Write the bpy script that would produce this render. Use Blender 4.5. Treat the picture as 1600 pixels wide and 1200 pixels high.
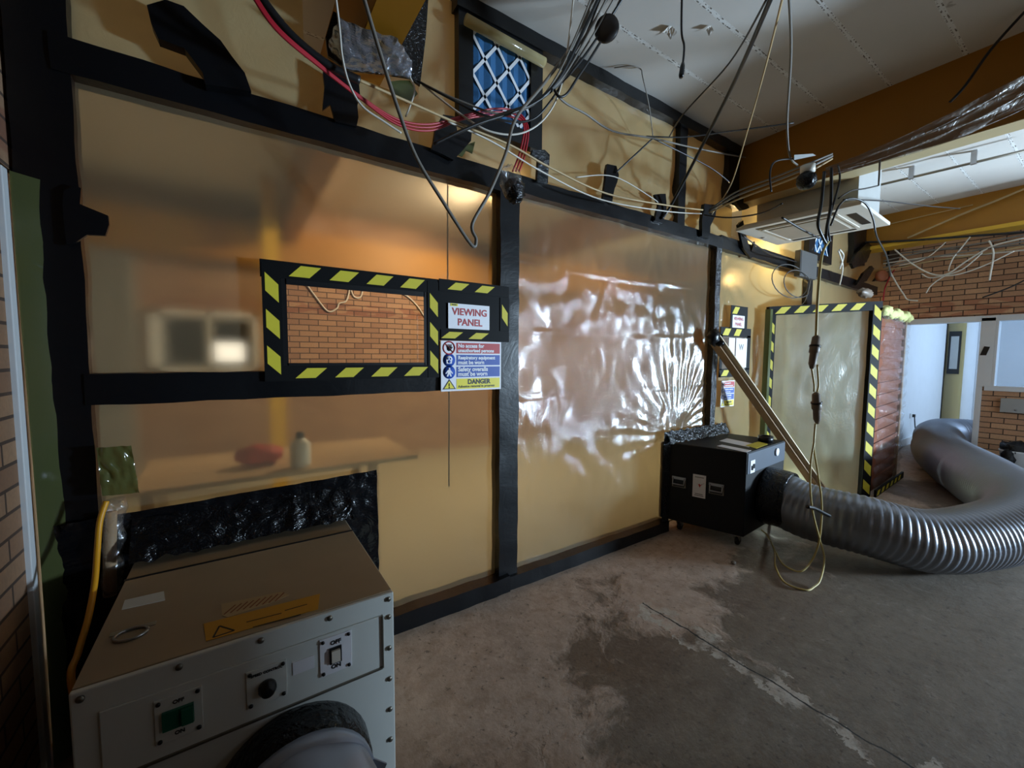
import bpy, bmesh, math, random
from mathutils import Vector, Matrix, noise
random.seed(7)
for _o in list(bpy.data.objects): bpy.data.objects.remove(_o)
SC = bpy.context.scene
COL = SC.collection
PI = math.pi

# ------------------------------------------------------------------ camera
F = 640.0; YAW = math.radians(56.15); PITCH = math.radians(3.9); ROLL = math.radians(.37)
CAM = (0.0, -2.17, 1.5)
_cp, _sp, _cy, _sy = math.cos(PITCH), math.sin(PITCH), math.cos(YAW), math.sin(YAW)
FW = Vector((_cp*_cy, _cp*_sy, -_sp)); _r0 = Vector((_sy, -_cy, 0)); _u0 = Vector((_sp*_cy, _sp*_sy, _cp))
_cr, _sr = math.cos(ROLL), math.sin(ROLL)
RT = _cr*_r0 + _sr*_u0; UP = -_sr*_r0 + _cr*_u0
cd = bpy.data.cameras.new('camera'); cam = bpy.data.objects.new('camera', cd); COL.objects.link(cam)
cd.sensor_fit = 'HORIZONTAL'; cd.sensor_width = 36; cd.lens = F/1600*36; cd.clip_start = .02
cam.matrix_world = Matrix(((RT.x, UP.x, -FW.x, CAM[0]), (RT.y, UP.y, -FW.y, CAM[1]), (RT.z, UP.z, -FW.z, CAM[2]), (0, 0, 0, 1)))
SC.camera = cam

# ------------------------------------------------------------------ world, lights, exposure
w = bpy.data.worlds.new('world'); SC.world = w; w.use_nodes = True
w.node_tree.nodes['Background'].inputs[0].default_value = (.55, .7, 1, 1)
w.node_tree.nodes['Background'].inputs[1].default_value = .15
vs = SC.view_settings
vs.view_transform = 'Standard'; vs.look = 'None'; vs.gamma = 1; vs.use_curve_mapping = False
vs.exposure = -.64

def light(name, kind, loc, power, color, size=.1, size_y=None, aim=None, spread=None):
    d = bpy.data.lights.new(name, kind); d.energy = power; d.color = color
    if kind == 'AREA':
        d.shape = 'RECTANGLE'; d.size = size; d.size_y = size_y or size
        if spread: d.spread = spread
    else:
        d.shadow_soft_size = size
    o = bpy.data.objects.new(name, d); COL.objects.link(o); o.location = loc
    if aim: o.rotation_euler = (Vector(aim)-Vector(loc)).to_track_quat('-Z', 'Y').to_euler()
    return o

COOL = (.60, .80, 1.0); WARM = (1.0, .62, .30)
light('daylight_through_side_window', 'AREA', (8.5, -6.3, 1.05), 1750, COOL, .85, .55, (3.4, -.8, 2.6))
light('sky_through_side_opening', 'AREA', (6.0, -4.25, 1.3), 55, (.68, .84, 1.0), 2.6, 1.5, (7.4, 0, 1.2))
light('daylight_in_far_room', 'AREA', (10.6, -2.9, 1.9), 120, (.50, .72, 1), 1.6, 1.4, (10.0, 0, 1.3))
light('daylight_near_window', 'AREA', (2.9, -4.2, 1.75), 5, (.9, .93, 1.0), 1.0, .8, (1.5, 0, .6))

# ------------------------------------------------------------------ pixel helpers (measurements taken off the photograph)
def ray(px, py):
    return FW + RT*((px-800)/F) + UP*((600-py)/F)
def onx(px, py, x):
    d = ray(px, py); return Vector(CAM) + d*((x-CAM[0])/d.x)
def ony(px, py, y):
    d = ray(px, py); return Vector(CAM) + d*((y-CAM[1])/d.y)
def onz(px, py, z=0.0):
    d = ray(px, py); return Vector(CAM) + d*((z-CAM[2])/d.z)

# ------------------------------------------------------------------ materials
def lin(c):
    return tuple((v/255/12.92 if v/255 <= .04045 else ((v/255+.055)/1.055)**2.4) for v in c)
class NT:
    def __init__(s, name):
        s.m = bpy.data.materials.new(name); s.m.use_nodes = True
        s.t = s.m.node_tree; s.t.nodes.clear()
        s.out = s.n('ShaderNodeOutputMaterial')
    def n(s, typ, **kw):
        nd = s.t.nodes.new(typ)
        for k, v in kw.items():
            if k.startswith('i_'):
                key = k[2:]
                nd.inputs[int(key) if key.isdigit() else key.replace('_', ' ')].default_value = v
            else: setattr(nd, k, v)
        return nd
    def l(s, a, b): s.t.links.new(a, b)
    def coord(s): return s.n('ShaderNodeTexCoord').outputs['Object']
    def mapping(s, vec, scale=(1, 1, 1), rot=(0, 0, 0), loc=(0, 0, 0)):
        m = s.n('ShaderNodeMapping'); m.inputs['Scale'].default_value = scale
        m.inputs['Rotation'].default_value = rot; m.inputs['Location'].default_value = loc
        s.l(vec, m.inputs['Vector']); return m.outputs[0]
    def noise(s, vec, scale, detail=4, rough=.55, dist=0):
        n = s.n('ShaderNodeTexNoise'); n.inputs['Scale'].default_value = scale; n.inputs['Detail'].default_value = detail
        n.inputs['Roughness'].default_value = rough; n.inputs['Distortion'].default_value = dist
        s.l(vec, n.inputs['Vector']); return n.outputs['Fac']
    def ramp(s, fac, stops):
        r = s.n('ShaderNodeValToRGB'); els = r.color_ramp.elements
        while len(els) < len(stops): els.new(.5)
        for e, (p, c) in zip(els, stops):
            e.position = p; e.color = (c, c, c, 1) if not hasattr(c, '__len__') else (*c[:3], 1)
        s.l(fac, r.inputs[0]); return r.outputs[0]
    def mix(s, fac, a, b, mode='MIX'):
        m = s.n('ShaderNodeMix', data_type='RGBA', blend_type=mode)
        for val, idx in ((fac, 0), (a, 6), (b, 7)):
            if hasattr(val, 'links'): s.l(val, m.inputs[idx])
            elif idx == 0: m.inputs[0].default_value = val
            else: m.inputs[idx].default_value = (*val[:3], 1)
        return m.outputs[2]
    def math(s, op, a, b=0.0, c=0.0):
        m = s.n('ShaderNodeMath', operation=op)
        for i, v in enumerate((a, b, c)):
            if hasattr(v, 'links'): s.l(v, m.inputs[i])
            else: m.inputs[i].default_value = v
        return m.outputs[0]
    def bump(s, h, strength=.3, dist=.01):
        b = s.n('ShaderNodeBump'); b.inputs['Strength'].default_value = strength; b.inputs['Distance'].default_value = dist
        s.l(h, b.inputs['Height']); return b.outputs[0]
    def bsdf(s, color, rough=.5, metal=0, normal=None, **kw):
        p = s.n('ShaderNodeBsdfPrincipled')
        if hasattr(color, 'links'): s.l(color, p.inputs['Base Color'])
        else: p.inputs['Base Color'].default_value = (*color[:3], 1)
        if hasattr(rough, 'links'): s.l(rough, p.inputs['Roughness'])
        else: p.inputs['Roughness'].default_value = rough
        p.inputs['Metallic'].default_value = metal
        if normal is not None: s.l(normal, p.inputs['Normal'])
        for k, v in kw.items(): p.inputs[k.replace('_', ' ')].default_value = v
        return p.outputs[0]
    def done(s, sh):
        s.l(sh, s.out.inputs['Surface']); return s.m

def paint(name, rgb, rough=.5, metal=0, vary=.12, scale=6, bump=0.0, bscale=40, **kw):
    n = NT(name); c = lin(rgb); co = n.coord()
    f = n.noise(co, scale, 5)
    col = n.mix(f, tuple(v*(1-vary) for v in c), tuple(min(1, v*(1+vary)) for v in c))
    nm = n.bump(n.noise(co, bscale, 4), bump, .005) if bump else None
    return n.done(n.bsdf(col, rough, metal, nm, **kw))

def brick(name, axis, red_z=None, tint=1.0):
    n = NT(name); co = n.coord()
    sep = n.n('ShaderNodeSeparateXYZ'); n.l(co, sep.inputs[0])
    cb = n.n('ShaderNodeCombineXYZ'); n.l(sep.outputs[{'x': 1, 'y': 0}[axis]], cb.inputs[0]); n.l(sep.outputs[2], cb.inputs[1])
    b = n.n('ShaderNodeTexBrick', offset=.5, squash=1.0)
    n.l(cb.outputs[0], b.inputs['Vector'])
    for k, v in (('Scale', 1.0), ('Mortar Size', .006), ('Mortar Smooth', .15), ('Bias', 0.0), ('Brick Width', .235), ('Row Height', .076)):
        b.inputs[k].default_value = v
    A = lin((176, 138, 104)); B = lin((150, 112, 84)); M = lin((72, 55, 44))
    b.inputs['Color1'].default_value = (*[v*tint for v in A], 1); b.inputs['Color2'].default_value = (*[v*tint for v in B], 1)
    b.inputs['Mortar'].default_value = (*M, 1)
    col = b.outputs['Color']
    if red_z:
        lo, hi = red_z
        z = sep.outputs[2]
        m = n.math('MULTIPLY', n.math('GREATER_THAN', z, lo), n.math('LESS_THAN', z, hi))
        m = n.math('MULTIPLY', m, n.ramp(n.noise(n.mapping(cb.outputs[0], (4.2, 13, 1)), 1.0, 0), [(.42, 0), (.5, .8)]))
        col = n.mix(m, col, n.mix(1.0, col, (.72, .48, .45), 'MULTIPLY'))
    col = n.mix(n.math('MULTIPLY', n.noise(co, 60, 4), .5), col, (.12, .08, .06))
    h = n.math('SUBTRACT', n.math('MULTIPLY', n.noise(co, 90, 3), .25), b.outputs['Fac'])
    return n.done(n.bsdf(col, .8, 0, n.bump(h, .5, .006)))

def polythene(name, tint, haze, trans=.5, blur=.35, ior=1.06, gl=.14, bumps=.25, stretch=(1, 1, 1), grough=.12, bscale=3.0, shine=(1, 1, 1)):
    n = NT(name); co = n.coord()
    big = n.noise(n.mapping(co, stretch), bscale, 3, .5, 1.2)
    fine = n.noise(n.mapping(co, tuple(v*3.1 for v in stretch)), bscale*2.2, 2, .5, 2.5)
    h = n.math('ADD', big, n.math('MULTIPLY', n.math('ABSOLUTE', n.math('SUBTRACT', fine, .5)), .6))
    nm = n.bump(h, bumps, .06)
    rf = n.n('ShaderNodeBsdfRefraction', i_Roughness=blur, i_IOR=ior); rf.inputs['Color'].default_value = (*tint, 1)
    tp = n.n('ShaderNodeBsdfTransparent'); tp.inputs['Color'].default_value = (*tint, 1)
    tl = n.n('ShaderNodeBsdfTranslucent'); tl.inputs['Color'].default_value = (*haze, 1)
    df = n.n('ShaderNodeBsdfDiffuse'); df.inputs['Color'].default_value = (*haze, 1)
    gs = n.n('ShaderNodeBsdfGlossy', i_Roughness=grough); gs.inputs['Color'].default_value = (*shine, 1)
    n.l(nm, gs.inputs['Normal']); n.l(nm, df.inputs['Normal'])
    m0 = n.n('ShaderNodeMixShader', i_0=.10); n.l(rf.outputs[0], m0.inputs[1]); n.l(tp.outputs[0], m0.inputs[2])
    m1 = n.n('ShaderNodeMixShader', i_0=.42); n.l(tl.outputs[0], m1.inputs[1]); n.l(df.outputs[0], m1.inputs[2])
    m2 = n.n('ShaderNodeMixShader', i_0=trans); n.l(m1.outputs[0], m2.inputs[1]); n.l(m0.outputs[0], m2.inputs[2])
    lw = n.n('ShaderNodeLayerWeight', i_Blend=.3); n.l(nm, lw.inputs['Normal'])
    fac = n.math('MULTIPLY_ADD', lw.outputs['Facing'], gl*1.6, gl*.45)
    m3 = n.n('ShaderNodeMixShader'); n.l(fac, m3.inputs[0]); n.l(m2.outputs[0], m3.inputs[1]); n.l(gs.outputs[0], m3.inputs[2])
    return n.done(m3.outputs[0])

def black_film(name, rough=.22, wr=.5, scale=9):
    n = NT(name); co = n.coord()
    a = n.noise(co, scale, 3, .5, 1.5); b = n.noise(n.mapping(co, (1, 1, 3)), scale*3, 2, .5, 2)
    h = n.math('ADD', n.math('ABSOLUTE', n.math('SUBTRACT', a, .5)), n.math('MULTIPLY', b, .25))
    return n.done(n.bsdf(lin((9, 10, 13)), rough, 0, n.bump(h, wr, .03), Specular_IOR_Level=.4))

def floor_mat():
    n = NT('screed_floor'); co = n.coord()
    warp = n.n('ShaderNodeVectorMath', operation='ADD')
    nz = n.n('ShaderNodeTexNoise'); nz.inputs['Scale'].default_value = 2.2; nz.inputs['Detail'].default_value = 6; n.l(co, nz.inputs['Vector'])
    sc = n.n('ShaderNodeVectorMath', operation='SCALE'); sc.inputs['Scale'].default_value = .35; n.l(nz.outputs['Color'], sc.inputs[0])
    n.l(co, warp.inputs[0]); n.l(sc.outputs[0], warp.inputs[1])
    sp = n.n('ShaderNodeSeparateXYZ'); n.l(co, sp.inputs[0]); X, Y = sp.outputs[0], sp.outputs[1]
    big = n.noise(warp.outputs[0], 1.15, 7, .62)
    # a pale skim coat survives near the screen, bare brown slab further out
    reach = n.math('MULTIPLY_ADD', Y, .42, .62)                       # 1 at the screen, falling with distance
    reach = n.math('SUBTRACT', reach, n.math('MULTIPLY', n.math('ABSOLUTE', n.math('SUBTRACT', X, 2.0)), -.03))
    skim = n.ramp(n.math('ADD', n.math('MULTIPLY', big, .9), n.math('MULTIPLY', reach, .5)), [(.60, 0), (.66, 1)])
    pale = n.mix(n.noise(co, 9, 8, .7), lin((128, 108, 92)), lin((202, 178, 160)))
    dark = n.mix(n.noise(co, 2.6, 8, .65), lin((78, 60, 45)), lin((124, 104, 86)))
    grey = n.mix(n.noise(n.mapping(co, (1, 4, 1)), 2.4, 7, .65), lin((92, 81, 69)), lin((130, 117, 102)))
    dark = n.mix(n.ramp(n.math('ADD', n.math('MULTIPLY', Y, -1), n.math('MULTIPLY', big, .5)), [(.0, 0), (1.0, 0), ]), dark, grey)
    gfac = n.ramp(n.math('MULTIPLY_ADD', Y, -.6, n.math('MULTIPLY', big, .35)), [(.72, 0), (1.0, 1)])
    dark = n.mix(gfac, dark, grey)
    col = n.mix(skim, dark, pale)
    # joint across the slab with residue along it
    wob = n.math('MULTIPLY', n.math('SUBTRACT', n.noise(co, 7, 5), .5), .06)
    dx = n.math('ABSOLUTE', n.math('ADD', n.math('SUBTRACT', X, 2.01), wob))
    lim = n.math('MULTIPLY', n.math('LESS_THAN', Y, -.62), n.math('GREATER_THAN', Y, -3.2))
    wob2 = n.math('MULTIPLY', n.math('SUBTRACT', n.noise(co, 5, 6, .7), .5), .75)
    res = n.math('LESS_THAN', n.math('ABSOLUTE', n.math('ADD', n.math('SUBTRACT', X, 1.99), wob2)), .055)
    res = n.math('MULTIPLY', n.math('MULTIPLY', res, lim), n.ramp(n.noise(co, 6, 5, .6), [(.45, 0), (.55, 1)]))
    col = n.mix(res, col, lin((176, 166, 154)))
    cr = n.math('MULTIPLY', n.math('LESS_THAN', dx, .005), lim)
    col = n.mix(cr, col, (.02, .017, .014))
    fine = n.noise(warp.outputs[0], 13, 9, .75)
    col = n.mix(n.ramp(fine, [(.36, .6), (.52, 0)]), col, n.mix(1.0, col, (.66, .58, .50), 'MULTIPLY'))
    col = n.mix(n.ramp(fine, [(.58, 0), (.70, .35)]), col, lin((170, 158, 146)))
    spots = n.ramp(n.noise(co, 26, 6, .7), [(.58, 0), (.66, .7)])
    col = n.mix(spots, col, lin((66, 56, 48)))
    h = n.math('ADD', n.math('MULTIPLY', skim, .8), n.math('ADD', n.math('MULTIPLY', n.noise(co, 30, 7, .7), .8), n.math('MULTIPLY', cr, -2)))
    rough = n.ramp(n.noise(co, 3, 5), [(.3, .55), (.7, .8)])
    return n.done(n.bsdf(col, rough, 0, n.bump(h, .35, .008)))

def ceiling_mat():
    n = NT('ceiling_board'); co = n.coord()
    sp = n.n('ShaderNodeSeparateXYZ'); n.l(co, sp.inputs[0])
    y = n.math('ADD', sp.outputs[1], n.math('MULTIPLY', n.math('SUBTRACT', n.noise(co, 4, 2), .5), .012))
    fr = n.math('ABSOLUTE', n.math('SUBTRACT', n.math('FRACT', n.math('ADD', n.math('DIVIDE', y, .37), 20.5)), .5))   # 0 on a seam
    strip = n.math('LESS_THAN', fr, .035)
    crack = n.math('MULTIPLY', n.math('LESS_THAN', n.math('ABSOLUTE', n.math('SUBTRACT', fr, .022)), .010),
                   n.math('GREATER_THAN', n.noise(co, 34, 4, .75), .53))
    base = n.mix(n.noise(co, 1.4, 5), lin((196, 190, 182)), lin((218, 214, 208)))
    col = n.mix(strip, base, lin((226, 225, 222)))
    col = n.mix(crack, col, lin((112, 102, 92)))
    stain = n.ramp(n.noise(co, 5.5, 4, .6), [(.70, 0), (.74, .55)])
    col = n.mix(stain, col, lin((120, 106, 92)))
    return n.done(n.bsdf(col, .75, 0, n.bump(n.math('ADD', n.math('MULTIPLY', strip, .5), n.math('MULTIPLY', crack, -1)), .5, .006)))

def emit(name, rgb, s):
    n = NT(name); e = n.n('ShaderNodeEmission', i_Strength=s); e.inputs[0].default_value = (*rgb, 1); return n.done(e.outputs[0])
def clear(name, tint=(1, 1, 1), gl=.08, rough=.03, bumpy=0.0, haze=.05, hazec=(.8, .85, .9)):
    n = NT(name); co = n.coord()
    tp = n.n('ShaderNodeBsdfTransparent'); tp.inputs[0].default_value = (*tint, 1)
    gs = n.n('ShaderNodeBsdfGlossy', i_Roughness=rough); df = n.n('ShaderNodeBsdfDiffuse'); df.inputs[0].default_value = (*hazec, 1)
    lw = n.n('ShaderNodeLayerWeight', i_Blend=.35)
    if bumpy:
        nm = n.bump(n.noise(co, 14, 3, .5, 2), bumpy, .04); n.l(nm, gs.inputs['Normal']); n.l(nm, lw.inputs['Normal']); n.l(nm, df.inputs['Normal'])
    m1 = n.n('ShaderNodeMixShader', i_0=haze); n.l(tp.outputs[0], m1.inputs[1]); n.l(df.outputs[0], m1.inputs[2])
    fac = n.math('MULTIPLY_ADD', lw.outputs['Facing'], gl*2, gl)
    m2 = n.n('ShaderNodeMixShader'); n.l(fac, m2.inputs[0]); n.l(m1.outputs[0], m2.inputs[1]); n.l(gs.outputs[0], m2.inputs[2])
    return n.done(m2.outputs[0])

M = {}
M['floor'] = floor_mat(); M['ceil'] = ceiling_mat()
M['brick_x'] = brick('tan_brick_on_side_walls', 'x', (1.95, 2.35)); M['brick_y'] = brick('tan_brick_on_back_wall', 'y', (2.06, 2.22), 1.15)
M['brick_far_bright'] = brick('brightened_tan_brick_on_far_wall', 'x', (2.10, 2.36), 1.9)  # tan brick brightened to make up for the shade on this wall
M['plaster'] = paint('white_plaster', (222, 226, 230), .7, vary=.04)
M['dim_plaster'] = paint('grey_plaster', (150, 146, 140), .8, vary=.06)
M['white_gloss'] = paint('white_gloss_paint', (226, 229, 231), .35, vary=.03)
M['ochre'] = paint('ochre_beam_paint', (160, 108, 14), .55, vary=.10, scale=2)
M['ochre_soffit'] = paint('cream_beam_soffit', (196, 176, 134), .6, vary=.06)
M['yellow'] = paint('yellow_steel_paint', (214, 168, 40), .5, vary=.06)
M['pale_cover'] = paint('pale_floor_cover', (166, 162, 140), .5, vary=.12, scale=3)
M['sheet'] = polythene('yellowed_polythene', (.97, .92, .76), (.70, .64, .44), trans=.82, blur=.50, ior=1.07, gl=.11, bumps=.10, bscale=1.3)
M['sheet_lit'] = polythene('glow_yellow_polythene_third_bay', (.96, .90, .68), (.86, .74, .40), trans=.45, blur=.6, ior=1.07, gl=.10, bumps=.12, bscale=1.6)  # lamp glow on the third bay put into a yellower, hazier film
M['sheet_wr'] = polythene('wrinkled_clear_polythene', (.97, .93, .76), (.74, .68, .47), trans=.76, blur=.50, ior=1.07, gl=.075, bumps=.15, stretch=(4.2, 1, 1.0), bscale=7, grough=.09)
M['sheet_top'] = polythene('yellow_polythene_above_rail', (.92, .84, .60), (.68, .58, .32), trans=.30, blur=.7, ior=1.07, gl=.07, bumps=.10, stretch=(1, 1, 1), bscale=1.8, grough=.2)
M['sheet_green'] = polythene('greenish_clear_polythene', (.93, 1.0, .88), (.66, .72, .56), trans=.62, blur=.6, ior=1.05, gl=.035, grough=.25, bumps=.10, stretch=(1, 1, .7), bscale=1.6)
M['olive'] = polythene('olive_polythene', (.5, .55, .25), (.15, .17, .06), trans=.15, gl=.08, bumps=.03, bscale=1.2)
M['clear_wrap'] = clear('crumpled_clear_wrap', (.97, .97, .97), .13, .09, .5, .02)
M['dust_wrap'] = clear('dusty_grey_wrap', (.72, .69, .64), .035, .35, .3, .30, (.42, .38, .33))
M['pane'] = clear('clear_pane', (1, .99, .97), .03, .02, 0, .01)
M['glass'] = clear('window_glass', (.92, .95, .98), .10, .02, 0, .06)
M['black'] = black_film('black_polythene_tape', .32, .06, 6); M['black_shiny'] = black_film('shiny_black_polythene', .18, .7, 10)
M['black_sheen'] = black_film('sheeny_black_polythene', .2, .4, 6); M['black_plain'] = paint('black_plastic', (16, 16, 18), .35); M['black_matt'] = paint('matt_black_paint', (12, 13, 16), .5, vary=.2, bump=.08, bscale=120, Specular_IOR_Level=.3)
M['hazard_black'] = paint('hazard_tape_black', (8, 8, 9), .6, Specular_IOR_Level=.15); M['hazard_yellow'] = paint('hazard_tape_yellow', (206, 190, 44), .6, vary=.08, scale=20)
M['paper'] = paint('white_paper', (232, 230, 234), .55, vary=.02); M['red_ink'] = paint('red_ink', (176, 40, 44), .5); M['blue_ink'] = paint('blue_ink', (34, 74, 160), .5)
M['yellow_ink'] = paint('yellow_ink', (230, 212, 50), .5); M['black_ink'] = paint('black_ink', (22, 22, 24), .5); M['grey_ink'] = paint('grey_ink', (120, 118, 116), .5)
M['beige'] = paint('cream_enamel', (176, 168, 148), .45, vary=.06, scale=3); M['cream_front'] = paint('pale_enamel', (212, 214, 208), .42, vary=.04)
M['beige_top'] = paint('brownish_cream_enamel', (158, 138, 110), .5, vary=.12, scale=5)  # top enamel, browner and darker than the casing
M['steel'] = paint('steel', (170, 170, 172), .3, 1.0); M['dull_steel'] = paint('dull_steel', (140, 134, 122), .45, .9); M['foil'] = paint('crumpled_foil', (170, 172, 182), .22, .85, bump=1.0, bscale=22)
M['duct'] = paint('silver_duct_cloth', (134, 138, 148), .34, .55, vary=.06, scale=3, bump=.15, bscale=30)
M['duct_brightened'] = paint('brightened_silver_duct_cloth', (176, 184, 200), .36, .3, vary=.05, scale=3, bump=.15, bscale=30)  # duct cloth colour raised to offset the shadow it lies in
M['pvc_white'] = paint('white_cable', (206, 200, 188), .45); M['pvc_grey'] = paint('grey_cable', (112, 106, 98), .5); M['box_grey'] = paint('dark_grey_plastic', (70, 68, 66), .5)
M['pvc_black'] = paint('black_cable', (26, 25, 26), .4)
M['pvc_red'] = paint('red_cable', (168, 30, 44), .4); M['pvc_yellow'] = paint('dull_yellow_cord', (182, 160, 96), .5); M['cord_yellow'] = paint('yellow_cord', (216, 150, 20), .45)
M['pvc_tan'] = paint('tan_cable', (176, 150, 108), .5)
M['conn'] = paint('beige_connector', (112, 98, 84), .5); M['wood'] = paint('bare_pine', (176, 146, 112), .65, vary=.2, scale=14); M['wood_pale'] = paint('pale_sawn_edge', (214, 196, 166), .65, vary=.1)
M['ac_white'] = paint('off_white_enamel', (222, 214, 200), .4, vary=.03); M['ac_grey'] = paint('intake_grille_grey', (168, 156, 140), .5); M['fascia_grey'] = paint('dark_slate_enamel', (74, 82, 94), .45)
M['ac_side'] = paint('galvanised_casing', (176, 178, 176), .45, .35)
M['filter_blue'] = paint('blue_filter_medium', (30, 84, 128), .8, vary=.2, scale=12, bump=.3); M['lattice'] = paint('white_card_lattice', (206, 208, 212), .6)
M['label_yellow'] = paint('amber_sticker', (196, 140, 20), .45); M['green_sw'] = paint('green_switch', (20, 96, 74), .35)
M['terracotta'] = paint('terracotta_board', (124, 62, 24), .7, vary=.25, scale=9); M['rubber'] = paint('brown_black_rubber', (34, 26, 22), .5)
M['red_cloth'] = paint('red_plastic_bag', (190, 50, 40), .6); M['bench'] = paint('worn_bench_top', (190, 160, 122), .7)
M['foam'] = paint('yellow_green_foam', (196, 196, 130), .8, bump=.8, bscale=30)
M['bulb'] = emit('lamp_glow', (1.0, .66, .30), 60.0); M['bulb_added'] = emit('added_lamp_glow', (1.0, .95, .85), 40.0)  # the whiter glow belongs to the added airlock lamp
M['day_pane'] = emit('daylit_pane', (1.0, .93, .84), 2.2)

# ------------------------------------------------------------------ mesh building
def V(*a): return Vector(a)
class MB:
    def __init__(s): s.v = []; s.f = []; s.m = []; s.sm = []
    def add(s, vs, fs, mi=0, smooth=False):
        o = len(s.v); s.v += [tuple(v) for v in vs]
        for f in fs: s.f.append([i+o for i in f]); s.m.append(mi); s.sm.append(smooth)
        return s
    def box(s, a, b, mi=0):
        (x0, y0, z0), (x1, y1, z1) = a, b
        vs = [(x, y, z) for z in (z0, z1) for y in (y0, y1) for x in (x0, x1)]
        return s.add(vs, [(0, 2, 3, 1), (4, 5, 7, 6), (0, 1, 5, 4), (2, 6, 7, 3), (0, 4, 6, 2), (1, 3, 7, 5)], mi)
    def hexa(s, bot, top, mi=0):
        return s.add(list(bot)+list(top), [(3, 2, 1, 0), (4, 5, 6, 7), (0, 1, 5, 4), (1, 2, 6, 5), (2, 3, 7, 6), (3, 0, 4, 7)], mi)
    def bar(s, p, q, w, h, up=(0, 0, 1), mi=0):
        p, q = Vector(p), Vector(q); d = (q-p).normalized(); u = Vector(up)
        sd = d.cross(u); 
        if sd.length < 1e-4: sd = d.cross(Vector((1, 0, 0)))
        sd.normalize(); u = sd.cross(d).normalized()
        c = lambda P: [P-sd*w/2-u*h/2, P+sd*w/2-u*h/2, P+sd*w/2+u*h/2, P-sd*w/2+u*h/2]
        return s.hexa(c(p), c(q), mi)
    def prism(s, pts, off, mi=0):
        n = len(pts); off = Vector(off); a = [Vector(p) for p in pts]; b = [p+off for p in a]
        return s.add(a+b, [tuple(range(n-1, -1, -1)), tuple(range(n, 2*n))]+[(i, (i+1) % n, n+(i+1) % n, n+i) for i in range(n)], mi)
    def grid(s, fn, nu, nv, mi=0, smooth=True):
        vs = [fn(i/nu, j/nv) for j in range(nv+1) for i in range(nu+1)]
        return s.add(vs, [(j*(nu+1)+i, j*(nu+1)+i+1, (j+1)*(nu+1)+i+1, (j+1)*(nu+1)+i) for j in range(nv) for i in range(nu)], mi, smooth)
    def tube(s, pts, r, n=8, mi=0, cap=True):
        pts = [Vector(p) for p in pts]; N = len(pts); rf = r if callable(r) else (lambda i: r)
        t = [(pts[min(i+1, N-1)]-pts[max(i-1, 0)]).normalized() for i in range(N)]
        u = t[0].orthogonal().normalized(); vs = []
        for i in range(N):
            u = (u-t[i]*u.dot(t[i])); u = u.normalized() if u.length > 1e-6 else t[i].orthogonal().normalized()
            w_ = t[i].cross(u); rr = rf(i)
            vs += [pts[i]+(u*math.cos(2*PI*k/n)+w_*math.sin(2*PI*k/n))*rr for k in range(n)]
        fs = [(i*n+k, i*n+(k+1) % n, (i+1)*n+(k+1) % n, (i+1)*n+k) for i in range(N-1) for k in range(n)]
        if cap: fs += [tuple(range(n-1, -1, -1)), tuple(range((N-1)*n, N*n))]
        return s.add(vs, fs, mi, True)
    def cyl(s, p, q, r, n=20, mi=0, r2=None):
        p, q = Vector(p), Vector(q); return s.tube([p, q], lambda i: r if i == 0 else (r if r2 is None else r2), n, mi)
    def lathe(s, c, axis, prof, n=24, mi=0):
        c = Vector(c); a = Vector(axis).normalized(); u = a.orthogonal().normalized(); w_ = a.cross(u); vs = []
        for (r, h) in prof: vs += [c+a*h+(u*math.cos(2*PI*k/n)+w_*math.sin(2*PI*k/n))*r for k in range(n)]
        N = len(prof)
        fs = [(i*n+k, i*n+(k+1) % n, (i+1)*n+(k+1) % n, (i+1)*n+k) for i in range(N-1) for k in range(n)]
        fs += [tuple(range(n-1, -1, -1)), tuple(range((N-1)*n, N*n))]
        return s.add(vs, fs, mi, True)
    def blob(s, c, rx, ry, rz, amp=.15, fq=6, n=18, mi=0):
        c = Vector(c)
        def fn(u, v):
            th = u*2*PI; ph = (v-.5)*PI
            d = Vector((math.cos(ph)*math.cos(th), math.cos(ph)*math.sin(th), math.sin(ph)))
            k = 1+amp*noise.noise(d*fq*.5+c*3)
            return c+Vector((d.x*rx, d.y*ry, d.z*rz))*k
        return s.grid(fn, n, n//2+2, mi)
    def build(s, name, mats, parent=None, bevel=0.0, segs=2, **props):
        me = bpy.data.meshes.new(name); me.from_pydata(s.v, [], s.f)
        for m in (mats if isinstance(mats, (list, tuple)) else [mats]): me.materials.append(M[m] if isinstance(m, str) else m)
        for p, mi, sm in zip(me.polygons, s.m, s.sm): p.material_index = mi; p.use_smooth = sm
        bm = bmesh.new(); bm.from_mesh(me); bmesh.ops.recalc_face_normals(bm, faces=bm.faces); bm.to_mesh(me); bm.free()
        me.update()
        o = bpy.data.objects.new(name, me); COL.objects.link(o)
        if parent is not None:
            o.parent = parent
            pw = parent.location if parent.parent is None else parent.parent.location+parent.location
            o.location = -pw if parent.type == 'EMPTY' else (0, 0, 0)
        if bevel:
            b = o.modifiers.new('bevel', 'BEVEL'); b.width = bevel; b.segments = segs; b.limit_method = 'ANGLE'
        for k, v in props.items(): o[k] = v
        return o
def thing(name, loc, label, cat, group=None):
    o = bpy.data.objects.new(name, None); COL.objects.link(o); o.location = loc; o.empty_display_size = .1
    o['label'] = label; o['category'] = cat
    if group: o['group'] = group
    return o
def tag(o, label, cat, group=None):
    o['label'] = label; o['category'] = cat
    if group: o['group'] = group
    return o
def struct(mb, name, mats, bevel=0.0):
    o = mb.build(name, mats, None, bevel); o['kind'] = 'structure'; return o
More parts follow.
